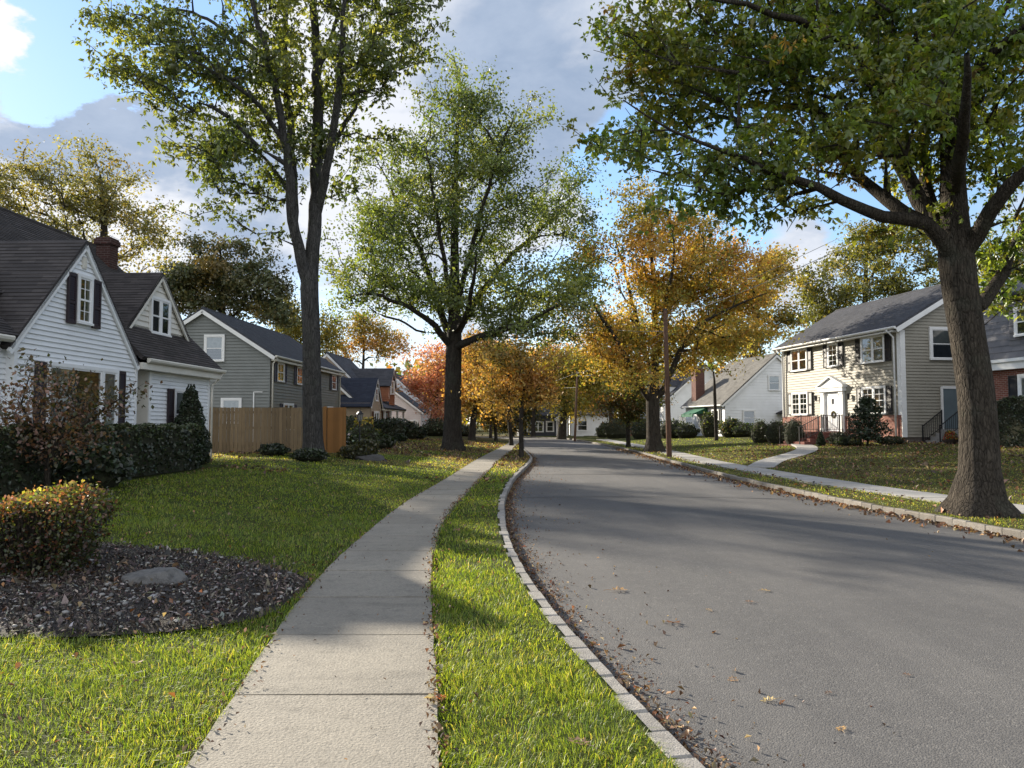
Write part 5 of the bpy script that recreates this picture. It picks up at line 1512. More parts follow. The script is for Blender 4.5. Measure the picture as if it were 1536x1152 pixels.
def end_houses():
    h = empty('bay_window_house', (1.2, 99.0, 0), R(4), 'low blue-grey house with white bay windows and white gabled porch at the street end', 'house')
    mb = MB(); siding(mb, front(0), [(0, -.4), (6.4, -.4), (6.4, 2.7), (0, 2.7)], .2, .02); siding(mb, near_end(0, 7), [(0, -.4), (7, -.4), (7, 2.7), (0, 2.7)], .2, .02); siding(mb, far_end(6.4), [(0, -.4), (7, -.4), (7, 2.7), (0, 2.7)], .2, .02); mb.build('siding', M['shutter_slate'], h)
    gable_roof(h, -.3, 6.7, -.5, 3.5, 7.5, 2.7, 5.0, 'roof_dark')
    window(h, front(0), .9, 2.9, .55, 1.8, mull=(1.5, 2.3), trim=.16, curtain=0); window(h, front(0), 3.5, 4.3, .6, 1.8, trim=.16, curtain=0)
    mb = MB()
    for u in (4.62, 6.0): mb.box(u, -1.0, -.3, u + .16, -.84, 2.0)
    mb.box(4.5, -1.1, 2.0, 6.3, -.03, 2.16); mb.build('porch_frame', M['white'], h)
    mb = MB(); mb.slab([(4.4, -1.2, 2.16), (5.4, -1.2, 2.75), (5.4, .3, 2.75), (4.4, .3, 2.16)][::-1], .08); mb.slab([(6.4, -1.2, 2.16), (6.4, .3, 2.16), (5.4, .3, 2.75), (5.4, -1.2, 2.75)][::-1], .08); mb.poly([(4.5, -1.12, 2.17), (6.3, -1.12, 2.17), (5.4, -1.12, 2.7)]); mb.build('porch_roof', M['white'], h)
    mb = MB(); mb.pbox(front(0), 5.0, 5.8, -.2, 1.85, 0, .05); mb.build('door', M['door_blue'], h)
    h = empty('garage_house', (8.0, 101.0, 0), R(-3), 'white house with a single picture window and dark garage door at the street end', 'house')
    mb = MB(); siding(mb, front(0), [(0, -.4), (5.6, -.4), (5.6, 2.9), (0, 2.9)], .24, .02); siding(mb, near_end(0, 8), [(0, -.4), (8, -.4), (8, 2.9), (0, 2.9)], .24, .02); siding(mb, far_end(5.6), [(0, -.4), (8, -.4), (8, 2.9), (0, 2.9)], .24, .02); mb.build('siding', M['white_siding'], h)
    gable_roof(h, -.3, 5.9, -.5, 4, 8.5, 2.85, 5.3, 'roof_grey')
    window(h, front(0), 1.0, 2.2, .7, 2.0, trim=.15, curtain=0)
    mb = MB(); mb.pbox(front(0), 4.1, 5.3, -.3, 1.7, .02, .06); mb.build('garage_door', M['interior'], h)
    mb = MB()
    for u in (3.95, 5.3): mb = MB(); mb.pbox(front(0), u, u + .14, -.3, 1.85, .02, .09); mb.build('door_casing', M['white'], h)
    h = empty('board_fence', (13.9, 100.0, 0), R(-2), 'dark brown board fence beside the white garage house', 'fence')
    for k in range(5):
        mb = MB()
        for j in range(8): mb.box(k * 1.2 + j * .15, -.012, -.3, k * 1.2 + j * .15 + .14, .012, 1.75 + .02 * math.sin(j * 5))
        mb.build('fence_panel', M['door_brown'], h)
end_houses()

# ---- plank fence beside the white cottage
def plank_fence():
    x0, x1, y = -11.9, -7.32, 28.6
    h = empty('plank_fence', (x0, y, gzf(-9.5, y) - .02), R(1.5), 'tall weathered tan plank fence with a bright stained gate at its right end', 'fence')
    r = np.random.default_rng(9); x = 0.0; k = 0
    while x < x1 - x0:
        mb = MB(); e = min(x + 2.3, x1 - x0); u = x
        while u < e - .04:
            w = .146; top = 1.78 + r.normal(0, .006); o = r.normal(0, .004); n0 = -.011 + o
            mb.hexa([(u, n0, .04), (u + w - .013, n0, .04), (u + w - .013, n0 + .02, .04), (u, n0 + .02, .04), (u + r.normal(0, .003), n0, top), (u + w - .013, n0, top), (u + w - .013, n0 + .02, top), (u, n0 + .02, top)])
            u += w
        for z in (.35, .95, 1.55): mb.box(x, .0145, z, e, .055, z + .09)
        mb.build('fence_panel', M['fence'], h)
        mb = MB(); mb.box(e - .05, .058, -.2, e + .05, .15, 1.72); mb.build('post', M['fence'], h)
        x = e
    mb = MB(); L = x1 - x0
    mb.box(L + .01, -.06, -.1, L + .13, .06, 1.82); mb.build('gate_post', M['gate'], h)
    mb = MB()
    a = R(-28); c, s = math.cos(a), math.sin(a)
    for j in range(6):
        u0 = .02 + j * .152; u1 = u0 + .15
        P = lambda u, n: (L + .14 + u * c - n * s, u * s + n * c)
        mb.hexa([(*P(u0, -.012), .04), (*P(u1, -.012), .04), (*P(u1, .012), .04), (*P(u0, .012), .04), (*P(u0, -.012), 1.78), (*P(u1, -.012), 1.78), (*P(u1, .012), 1.78), (*P(u0, .012), 1.78)])
    tag(mb.build('gate', M['gate'], h), 'freshly stained orange-brown gate')
plank_fence()

# ------------------------------------------------------------------ trees
def V(px, py, Y): return W(px, py, Y)
PAL_T1 = [((0.091, 0.130, 0.032), 5), ((0.149, 0.186, 0.047), 4), ((0.226, 0.254, 0.068), 2.5), ((0.049, 0.076, 0.023), 2.5)]
PAL_T2 = [((0.099, 0.147, 0.039), 5), ((0.156, 0.202, 0.058), 4), ((0.060, 0.097, 0.028), 3), ((0.226, 0.246, 0.069), 2)]
PAL_T3 = [((0.117, 0.190, 0.032), 5), ((0.198, 0.259, 0.041), 4.5), ((0.069, 0.112, 0.023), 2.5), ((0.301, 0.304, 0.050), 2.5), ((0.232, 0.107, 0.023), .35)]
PAL_GOLD = [((0.500, 0.308, 0.063), 5), ((0.388, 0.308, 0.058), 4), ((0.188, 0.217, 0.047), 4), ((0.525, 0.251, 0.063), 2.2), ((0.575, 0.422, 0.095), 2), ((0.275, 0.274, 0.053), 3)]
PAL_ORANGE = [((0.470, 0.238, 0.074), 5), ((0.403, 0.270, 0.068), 4), ((0.235, 0.162, 0.053), 3), ((0.538, 0.356, 0.084), 3), ((0.246, 0.238, 0.063), 1.5)]
PAL_RED = [((.54, .24, .17), 5), ((.60, .35, .23), 4), ((.44, .16, .11), 2), ((.54, .36, .14), 2.5)]
PAL_YELLOW = [((.30, .24, .028), 5), ((.20, .185, .028), 4), ((.11, .12, .022), 3), ((.36, .26, .04), 1)]
PAL_SAGE = [((0.197, 0.203, 0.080), 5), ((0.258, 0.248, 0.094), 4), ((0.105, 0.111, 0.043), 3), ((0.234, 0.170, 0.058), 1.5)]
PAL_DARK = [((0.054, 0.072, 0.026), 5), ((0.084, 0.091, 0.031), 4), ((0.132, 0.111, 0.036), 2), ((0.240, 0.156, 0.036), .8)]
PAL_OLIVE = [((.13, .145, .034), 5), ((.2, .2, .045), 4), ((.08, .09, .025), 3), ((.27, .22, .05), 2)]
PAL_MIX = [((.075, .10, .025), 5), ((.12, .12, .03), 3), ((.24, .11, .035), 2.5), ((.05, .07, .02), 2)]

def big_trees():
    # tall grey twin-stemmed tree at the left
    Y = 26.0; q = lambda px, py, d=0: V(px, py, Y + d)
    b = q(470, 690)
    limbs = [([Vector((b.x, Y, gzf(b.x, Y) - .2)), Vector((b.x, Y, gzf(b.x, Y) + .15)), q(468, 600), q(467, 500), q(464, 430), q(468, 395, .1)], [.41, .37, .335, .315, .325, .25]),
             ([q(464, 425), q(450, 385, -.2), q(441, 340, -.5), q(432, 240, -1), q(418, 160, -1.4), q(402, 90, -1.8), q(380, 10, -2.2), q(362, -90, -2.5)], [.23, .21, .18, .155, .13, .1, .075, .03]),
             ([q(468, 400), q(474, 300, .3), q(477, 200, .6), q(476, 90, .9), q(470, 0, 1), q(466, -130, 1)], [.26, .235, .205, .17, .135, .05]),
             ([q(442, 345, -.5), q(441, 280, -.1), q(434, 180, .6), q(428, 60, 1.2), q(432, -80, 1.6)], [.17, .16, .14, .1, .04]),
             ([q(474, 330, .3), q(489, 260, -.3), q(506, 160, -1), q(514, 60, -1.6), q(520, -80, -2)], [.17, .16, .13, .1, .03]),
             ([q(477, 245, .6), q(500, 210, 1.2), q(530, 165, 2), q(548, 100, 2.6), q(570, 30, 3)], [.12, .11, .08, .06, .02]),
             ([q(430, 225, -1), q(395, 165, -1.8), q(350, 125, -2.6), q(290, 90, -3.2)], [.1, .08, .06, .02]),
             ([q(402, 90, -1.8), q(345, 50, -1), q(290, 20, 0), q(230, 10, 1)], [.08, .07, .05, .02]),
             ([q(440, 300, -.3), q(400, 240, 1), q(360, 215, 2), q(330, 240, 2.6)], [.08, .06, .04, .015]),
             ([q(476, 110, .9), q(510, 20, 2), q(560, -40, 3)], [.1, .07, .02])]
    lobes = [(260, 70, 105, 70, -1, 3.2, 1.2), (350, 130, 110, 105, -1, 3.5), (450, 70, 110, 120, 0, 3.5), (555, 60, 85, 95, 0, 3), (530, 180, 62, 75, 1, 2.4), (330, 230, 75, 80, 0, 2.4, .95), (400, -70, 180, 90, 0, 4),
             (560, -40, 110, 80, 0, 3), (392, 290, 45, 62, .5, 1.5, .75), (185, 28, 62, 30, .5, 1.4, 1.1), (235, 140, 48, 45, 0, 1.6, .7), (300, 300, 40, 35, 0, 1.2, .6), (620, 50, 38, 40, 0, 1.3, .7), (440, 180, 70, 80, 0, 2), (520, 270, 35, 45, 1, 1.3, .6), (290, 250, 45, 35, .5, 1.2, .5), (425, 360, 20, 40, .5, .8, .4)]
    make_tree('shade_tree', 'tall airy tree with twin grey stems standing before the plank fence', (b.x, Y), Y, limbs, lobes, 980, 58000, .14, PAL_T1, 101, 'bark_grey', 'leaf', .34, per=7, cs=.55, flare=(.22, 1.1, .8), clumpvar=.33, droop=.75, zmin=4.2, tuft=5)
    # broad tree in the middle distance
    Y = 40.0; q = lambda px, py, d=0: V(px, py, Y + d)
    b = q(678, 672); zb = gzf(b.x, Y)
    limbs = [([Vector((b.x, Y, zb - .2)), Vector((b.x, Y, zb + .2)), q(679, 620), q(680, 560), q(681, 515), q(682, 460, .2), q(682, 400, .4), q(682, 300, .6), q(686, 200, .6), q(690, 120, .5)], [.6, .52, .46, .44, .43, .32, .25, .18, .11, .04]),
             ([q(679, 525), q(655, 492, -1), q(640, 478, -1.5), q(600, 455, -2.5), q(555, 440, -3), q(520, 448, -3.4)], [.2, .18, .15, .11, .07, .02]),
             ([q(679, 515), q(655, 450, 1), q(634, 385, 2), q(603, 320, 3), q(572, 250, 3.6)], [.22, .18, .14, .1, .03]),
             ([q(682, 522), q(702, 512, -1), q(735, 500, -2), q(785, 486, -3), q(830, 462, -3.6), q(880, 440, -4)], [.22, .2, .17, .13, .08, .02]),
             ([q(682, 505), q(718, 445, 1), q(760, 390, 2), q(810, 345, 3), q(862, 300, 3.6)], [.22, .18, .14, .1, .03]),
             ([q(682, 470, .2), q(700, 400, -.8), q(722, 320, -1.6), q(748, 230, -2.2), q(770, 180, -2.6)], [.17, .14, .11, .08, .03]),
             ([q(681, 480, .2), q(668, 400, -1.4), q(655, 320, -2.4), q(640, 230, -3)], [.14, .12, .09, .03]),
             ([q(682, 500), q(700, 470, -2), q(710, 420, -4), q(715, 380, -5.5)], [.16, .13, .09, .03]), ([q(682, 500), q(675, 460, 2), q(680, 420, 4), q(690, 380, 6)], [.16, .13, .09, .03])]
    lobes = [(690, 175, 66, 68, 0, 3, 1.3), (700, 250, 70, 60, 0, 3.5), (765, 210, 62, 58, -1, 2.5), (600, 240, 50, 70, 2, 2.5), (640, 330, 100, 80, 0, 5), (740, 320, 105, 90, 0, 5), (548, 380, 62, 65, -1, 3.2), (850, 305, 52, 62, 2, 3), (600, 440, 88, 52, 0, 5), (700, 430, 110, 60, 0, 6), (800, 440, 88, 60, 0, 5),
             (875, 395, 35, 55, 0, 2.5, 1.3), (865, 445, 36, 30, -3.6, 1.6, 1.5), (815, 498, 55, 30, -2, 3), (740, 485, 60, 30, -2, 3, .8), (520, 430, 30, 50, -2, 2, .8), (560, 300, 40, 40, 1, 2, .8), (690, 100, 22, 22, 0, 1, 1)]
    make_tree('shade_tree', 'broad green tree with thick dark trunk beside the left pavement in the middle distance', (b.x, Y), Y, limbs, lobes, 1550, 72000, .15, PAL_T2, 102, 'bark_dark', 'leaf', .40, per=6, cs=.75, flare=(.35, 1.5, 1.0), clumpvar=.38, droop=.3, zmin=4.6)
    # big leaning tree at the right
    Y = 13.1; q = lambda px, py, d=0: V(px, py, Y + d)
    b = q(1469, 770); zb = gzf(b.x, Y)
    limbs = [([Vector((b.x, Y, zb - .15)), Vector((b.x - .01, Y, zb + .1)), q(1469, 690), q(1465, 600), q(1452, 510), q(1441, 440), q(1434, 385), q(1431, 330, .1), q(1429, 260, .2), q(1426, 180, .3), q(1420, 90, .4), q(1414, 0, .5), q(1408, -130, .6)], [.43, .36, .315, .293, .28, .285, .295, .24, .2, .18, .15, .12, .05]),
             ([q(1440, 440), q(1470, 462, .2), q(1486, 435, .5), q(1508, 395, .9), q(1540, 330, 1.4), q(1600, 270, 2)], [.16, .135, .12, .11, .09, .04]),
             ([q(1440, 400), q(1465, 350, -.3), q(1490, 310, -.7), q(1540, 255, -1.2), q(1610, 200, -1.6)], [.155, .14, .125, .1, .04]),
             ([q(1429, 250, .2), q(1445, 175, -.2), q(1470, 100, -.7), q(1536, 40, -1.3), q(1600, -10, -1.6)], [.1, .09, .08, .06, .03]),
             ([q(1432, 385), q(1412, 345, .2), q(1385, 305, .5), q(1352, 255, .9), q(1336, 200, 1.2), q(1322, 100, 1.6), q(1308, 0, 1.9), q(1300, -100, 2)], [.19, .17, .15, .135, .115, .09, .065, .025]),
             ([q(1395, 320, .5), q(1388, 270, 1), q(1385, 215, 1.5), q(1392, 140, 2), q(1385, 40, 2.4)], [.12, .11, .1, .08, .03]),
             ([q(1430, 385), q(1405, 350, -.2), q(1375, 330, -.4), q(1320, 322, -.7), q(1272, 308, -.9), q(1232, 285, -1), q(1180, 264, -1.1), q(1128, 244, -1.2), q(1070, 220, -1.4), q(1000, 190, -1.6), q(935, 150, -1.8)], [.17, .135, .115, .1, .086, .073, .06, .046, .032, .02, .01]),
             ([q(1380, 330, -.3), q(1340, 305, .3), q(1302, 278, .8), q(1272, 240, 1.2), q(1252, 190, 1.5), q(1200, 130, 1.8)], [.13, .12, .1, .08, .06, .02]),
             ([q(1336, 200, 1.2), q(1310, 130, .6), q(1290, 82, 0), q(1235, 45, -.6), q(1150, 18, -1), q(1050, -5, -1.4)], [.11, .1, .085, .07, .05, .02]),
             ([q(1262, 215, 1.3), q(1220, 165, 1.8), q(1150, 160, 2), q(1060, 150, 2.2), q(980, 110, 2.4)], [.07, .065, .055, .04, .015]),
             ([q(1426, 180, .3), q(1390, 160, -.4), q(1375, 100, -1), q(1372, 40, -1.4)], [.09, .07, .06, .02]),
             ([q(1430, 290, .1), q(1440, 250, -1.2), q(1448, 180, -2.4), q(1450, 80, -3.4)], [.13, .11, .08, .03]), ([q(1232, 285, -1), q(1195, 290, -.6), q(1165, 310, -.4)], [.05, .035, .015])]
    lobes = [(965, 130, 75, 105, 1, 1.3), (925, 205, 38, 55, -.5, .7), (1060, 110, 115, 105, 1, 1.7), (1180, 85, 125, 105, 0, 2), (1310, 75, 125, 110, 0, 2.2), (1430, 90, 110, 115, 0, 2.4), (1535, 110, 95, 130, 0, 2.2), (1075, 235, 85, 45, -.5, 1), (1180, 225, 80, 45, -.3, 1.1), (1165, 290, 45, 38, -.3, .6, .9),
             (1165, 330, 34, 28, -.4, .4, 1.5), (1245, 195, 75, 65, .5, 1.2), (1335, 330, 52, 36, .6, .6, .8), (1270, 270, 45, 40, .6, .6, .7), (1500, 300, 60, 60, .5, 1.1, .9), (1525, 400, 44, 60, 1.2, .7, 1.5), (1500, 440, 22, 26, 1.0, .4, 1), (1000, 30, 100, 60, .5, 1.4), (1200, -60, 250, 100, 0, 2.6), (1450, -70, 180, 110, 0, 2.6), (1395, 230, 70, 70, 1, 1.5, .7),
             (1500, 210, 60, 60, 0, 1.5), (1030, 305, 38, 26, -.6, .5, .8), (1110, 290, 40, 26, -.6, .5, .9), (1600, 250, 60, 120, .5, 1.5), (1380, 150, 80, 80, -1.5, 1.2, .6), (940, 60, 45, 45, 0, .8)]
    make_tree('shade_tree', 'massive leaning tree with flared roots and overhanging dark green boughs on the right verge', (b.x, Y), Y, limbs, lobes, 1900, 112000, .09, PAL_T3, 103, 'bark_tan', 'leaf', .2, per=7, cs=.36, r0=.008, flare=(.75, 1.1, .75), clumpvar=.36, droop=.6, zmin=3.2, tuft=6)
    # golden maple on the right verge
    Y = 41.0; q = lambda px, py, d=0: V(px, py, Y + d)
    b = q(981, 675); zb = gzf(b.x, Y)
    limbs = [([Vector((b.x, Y, zb - .2)), Vector((b.x, Y, zb + .2)), q(980, 640), q(979, 600), q(981, 560, .2), q(983, 500, .4), q(980, 420, .6), q(972, 330, .8)], [.52, .44, .38, .37, .27, .2, .13, .04]),
             ([q(979, 605), q(958, 575, -.6), q(935, 530, -1.4), q(905, 480, -2), q(872, 430, -2.4)], [.19, .17, .13, .09, .03]),
             ([q(981, 605), q(1002, 570, -.4), q(1018, 530, -1), q(1045, 490, -1.6), q(1095, 462, -2), q(1150, 440, -2.3)], [.19, .17, .14, .1, .06, .02]),
             ([q(982, 560, .2), q(1002, 460, 1), q(1035, 385, 2), q(1075, 340, 2.6)], [.15, .12, .09, .03]), ([q(981, 570, .2), q(955, 480, 1), q(938, 410, 2), q(920, 350, 2.6)], [.15, .12, .09, .03]),
             ([q(983, 520, .4), q(1000, 450, -1.5), q(1010, 390, -2.6), q(1010, 340, -3)], [.12, .1, .07, .03])]
    lobes = [(960, 345, 62, 48, 0, 3), (1030, 345, 58, 40, 0, 2.6), (940, 420, 78, 60, 0, 4), (1040, 420, 88, 60, 0, 4), (1130, 435, 55, 55, 0, 3), (1085, 395, 48, 48, 0, 3), (1070, 450, 50, 50, 1, 3), (895, 480, 46, 55, 0, 2.5), (1000, 500, 80, 50, -1, 4), (1100, 500, 76, 42, 0, 3.5), (1050, 538, 40, 18, 0, 2), (930, 560, 48, 36, -1, 2.5), (1150, 400, 26, 30, 0, 1.4, .8), (975, 560, 40, 30, -2, 2, .7), (965, 300, 30, 22, 0, 1.4)]
    make_tree('maple_tree', 'large golden maple on the right verge behind the brown pole', (b.x, Y), Y, limbs, lobes, 1100, 54000, .15, PAL_GOLD, 104, 'bark_tan', 'autumn', .40, per=8, cs=.7, flare=(.4, 1.2, .8), clumpvar=.33, droop=.35, zmin=3.4)
big_trees()

def small_trees():
    G = 'street trees down the block'
    def st(name, label, px, Y, r, top, fork, lobes, na, nl, ls, pal, seed, bark='bark_dark', lm='autumn', spread=.45, group=None, cat='tree', **kw):
        X = (px - 768) / F * Y
        make_tree(name, label, (X, Y), Y, auto_limbs(px, Y, r, top[0], top[1], fork), lobes, na, nl, ls, pal, seed, bark, lm, spread, group, cat, **kw)
    st('street_tree', 'slender young tree with thin dark trunk and orange-gold crown on the near verge', 782, 34.0, .115, (780, 530), 625, [(780, 575, 50, 40), (742, 592, 26, 28), (822, 585, 30, 35), (785, 530, 40, 22), (770, 545, 40, 30)], 260, 8500, .125, PAL_ORANGE + [((.2, .17, .03), 3)], 111, spread=.32, per=6, cs=.5)
    st('street_tree', 'small orange tree just left of the slender young verge tree', 767, 52.0, .15, (752, 540), 620, [(752, 585, 42, 38, 0, 2), (728, 560, 32, 34, 0, 1.8), (775, 560, 30, 30, 0, 1.5)], 200, 8500, .16, PAL_ORANGE, 112, spread=.42, per=6, cs=.5)
    st('street_tree', 'small orange-yellow tree behind the left pavement bend, left of the orange ones', 744, 63.0, .15, (740, 600), 640, [(738, 612, 30, 26, 0, 1.8), (725, 600, 20, 22, 0, 1.2)], 90, 5000, .19, PAL_ORANGE + PAL_YELLOW, 113, spread=.5)
    st('street_tree', 'dim distant tree between two orange trees along the left pavement', 736, 72.0, .16, (736, 600), 640, [(735, 600, 22, 28, 0, 1.6)], 60, 3000, .2, PAL_YELLOW, 114, spread=.5)
    st('maple_tree', 'brown-orange tree just right of the broad green tree trunk', 708, 60.0, .3, (715, 540), 630, [(722, 560, 42, 45, 0, 2.5), (700, 595, 28, 28, 0, 1.8), (745, 530, 30, 30, 0, 1.6), (712, 520, 30, 24, 0, 1.6)], 200, 11000, .2, PAL_ORANGE, 115, spread=.6)
    st('maple_tree', 'pinkish red maple beside the pale house', 652, 69.0, .22, (655, 530), 640, [(655, 562, 36, 42, 0, 2.6), (632, 580, 24, 26, 0, 1.6), (670, 540, 30, 30, 0, 2), (664, 606, 26, 24, -1, 2), (700, 560, 20, 30, 0, 1.6), (615, 560, 14, 12, 0, 1, .6)], 260, 11000, .2, PAL_RED, 116, spread=.5, per=6, cs=.7)
    st('street_tree', 'slim green and rust coloured tree left of the golden maple trunk', 942, 49.0, .15, (942, 545), 630, [(942, 590, 36, 42, 0, 1.8), (945, 552, 26, 28, 0, 1.3), (918, 605, 22, 24, 0, 1.1), (966, 610, 22, 22, 0, 1.1)], 220, 9000, .155, PAL_MIX, 117, spread=.36, per=6, cs=.45)
    st('maple_tree', 'yellow maple with stout trunk at the far end of the street', 842, 76.0, .5, (850, 545), 630, [(850, 595, 58, 34, 0, 4), (818, 575, 36, 40, 0, 2.6), (882, 575, 36, 40, 0, 2.6), (850, 550, 45, 30, 0, 3)], 260, 14000, .24, PAL_YELLOW, 118, 'bark_tan', spread=.75)
    # the wooded background: every tree its own crown and trunk
    st('shade_tree', 'tall thin-leaved sage green tree rising behind the white cottage roof', 150, 46.0, .4, (150, 260), 420, [(60, 290, 62, 48, 0, 3), (150, 270, 66, 42, 0, 3), (205, 325, 45, 45, 0, 2.4), (100, 350, 80, 36, 0, 3.4), (232, 362, 30, 28, 0, 1.5), (-25, 300, 55, 55, 0, 3), (190, 390, 45, 25, 0, 2), (110, 300, 70, 50, 0, 3), (30, 250, 26, 18, 0, 1.2)], 560, 21000, .17, PAL_SAGE, 121, 'bark_tan', 'leaf', .45, clumpvar=.3, per=4, cs=.7)
    st('evergreen_tree', 'dense dark green tree behind the grey house ridge', 330, 62.0, .4, (330, 370), 520, [(330, 425, 72, 48, 0, 4.5), (400, 455, 40, 46, 0, 3), (282, 415, 36, 34, 0, 2.4), (300, 378, 14, 22, 0, 1), (362, 385, 36, 24, 0, 2), (250, 440, 30, 40, 1, 2)], 420, 26000, .25, PAL_DARK, 122, 'bark_dark', 'needle', .5, per=6, cs=.8)
    st('shade_tree', 'bare-branched yellowing tree behind the tan house roof', 540, 92.0, .3, (545, 470), 600, [(520, 520, 40, 28, 0, 3.5), (575, 515, 38, 30, 0, 3), (545, 490, 30, 24, 0, 2.4), (600, 520, 18, 20, 0, 1.5)], 330, 7000, .27, PAL_YELLOW + PAL_ORANGE[:2], 123, 'bark_grey', 'autumn', .7, bare=.35)
    st('shade_tree', 'orange-yellow tree seen between the twin-stemmed trunk and grey roof', 455, 88.0, .3, (470, 470), 600, [(440, 490, 32, 40, 0, 3), (490, 500, 26, 40, 0, 2.5), (420, 470, 24, 26, 0, 2)], 200, 9000, .27, PAL_YELLOW + PAL_OLIVE, 124, 'bark_dark', 'autumn', .8)
    st('shade_tree', 'olive green tree towering behind the beige house roof', 1290, 64.0, .45, (1300, 350), 560, [(1290, 430, 72, 60, 0, 5), (1372, 415, 50, 66, 0, 4), (1228, 435, 26, 42, 0, 2), (1330, 362, 64, 30, 0, 4), (1240, 480, 40, 34, 0, 2.6), (1400, 350, 40, 40, 0, 3)], 480, 26000, .23, PAL_OLIVE, 125, 'bark_dark', 'leaf', .5, per=7, cs=.8)
    st('shade_tree', 'gold-tinged tree behind the weathered grey cape roof', 1125, 74.0, .35, (1140, 400), 560, [(1142, 430, 46, 52, 0, 4), (1180, 480, 28, 38, 0, 2.4), (1110, 505, 56, 40, 0, 4), (1160, 400, 30, 26, 0, 2)], 300, 14000, .25, PAL_GOLD + PAL_OLIVE, 126, 'bark_dark', 'autumn', .55, per=6, cs=.8)
    st('street_tree', 'thin leaning tree with a gold crown before the cape cottage', 1074, 51.0, .13, (1066, 540), 590, [(1085, 520, 36, 18, 0, 1.8), (1060, 512, 30, 18, 0, 1.6)], 130, 6000, .16, PAL_GOLD, 127, spread=.4)
    st('shade_tree', 'green tree behind the slate and brick house', 1520, 52.0, .4, (1520, 340), 520, [(1520, 400, 60, 60, 0, 4), (1600, 380, 80, 80, 0, 5), (1480, 430, 30, 36, 0, 2)], 200, 12000, .2, PAL_OLIVE, 128, 'bark_dark', 'leaf', .65)
    far = [('orange tree at the end of the street, above the bay window house', 800, 92, (800, 560), [(800, 565, 45, 40, 0, 4.5), (830, 540, 40, 30, 0, 4)], PAL_ORANGE, 8000), ('yellow-green tree above the white garage house', 890, 104, (890, 560), [(890, 590, 48, 38, 0, 5), (865, 560, 40, 34, 0, 4), (920, 570, 34, 36, 0, 4)], PAL_YELLOW, 9000),
           ('olive tree behind the dark board fence', 945, 108, (945, 560), [(950, 590, 44, 42, 0, 5), (985, 600, 30, 36, 0, 4)], PAL_OLIVE, 8000), ('tall orange tree closing the street view left of centre', 770, 110, (765, 540), [(770, 560, 42, 40, 0, 5), (735, 560, 40, 44, 0, 5)], PAL_ORANGE, 9000),
           ('dark green tree beyond the left pavement bend', 768, 96, (768, 590), [(768, 630, 26, 26, 0, 3), (745, 635, 24, 20, 0, 2.6), (790, 615, 22, 20, 0, 2)], PAL_DARK, 7000), ('rust tree rising behind the red maple', 690, 100, (690, 540), [(690, 570, 40, 40, 0, 5), (660, 600, 34, 30, 0, 4)], PAL_ORANGE, 8000),
           ('golden tree far right of the street end, behind the slim rust tree', 920, 88, (905, 500), [(900, 530, 46, 40, 0, 4), (935, 500, 40, 40, 0, 4)], PAL_GOLD, 9000), ('green tree beyond the white dormer house', 1030, 112, (1030, 540), [(1030, 590, 50, 36, 0, 5), (1000, 560, 40, 36, 0, 4)], PAL_OLIVE, 7000),
           ('low green tree behind the pale house', 620, 118, (620, 600), [(615, 620, 40, 26, 0, 5), (580, 605, 30, 26, 0, 4)], PAL_OLIVE, 6000), ('dull olive tree filling the gap right of the cape cottage', 1185, 92, (1185, 530), [(1180, 565, 30, 40, 0, 4), (1150, 590, 30, 30, 0, 4)], PAL_OLIVE, 6000)]
    for i, (lab, px, Y, top, lobes, pal, n) in enumerate(far):
        st('background_tree', lab, px, Y, .3, top, 630, lobes, 130, n, .3, pal, 140 + i, 'bark_dark', 'autumn' if pal in (PAL_ORANGE, PAL_GOLD, PAL_YELLOW) else 'leaf', .9, group='trees at the far end of the street')
small_trees()
def distant_woods():
    r = np.random.default_rng(88); n = 46000
    x = r.uniform(-230, 230, n); y = 135 + 45 * r.random(n) + np.abs(x) * .12
    hgt = 7 + 7 * fbm(x, y * .3, 26, 90) + 3.5 * fbm(x, y, 7, 93); z = hgt * r.random(n) ** .8
    pal = palette(n, PAL_OLIVE + PAL_ORANGE[:2] + PAL_DARK[:2] + PAL_YELLOW[:2], r, .25)
    v, f, c = leaf_geo(np.c_[x, y, z], 1.25 * np.exp(r.normal(0, .3, n)), pal, r)
    tag(npmesh('distant_woods', v, f, M['leaf'], None, c), 'far-off mixed autumn woods closing the horizon behind the houses', 'woods', None, 'stuff')
distant_woods()

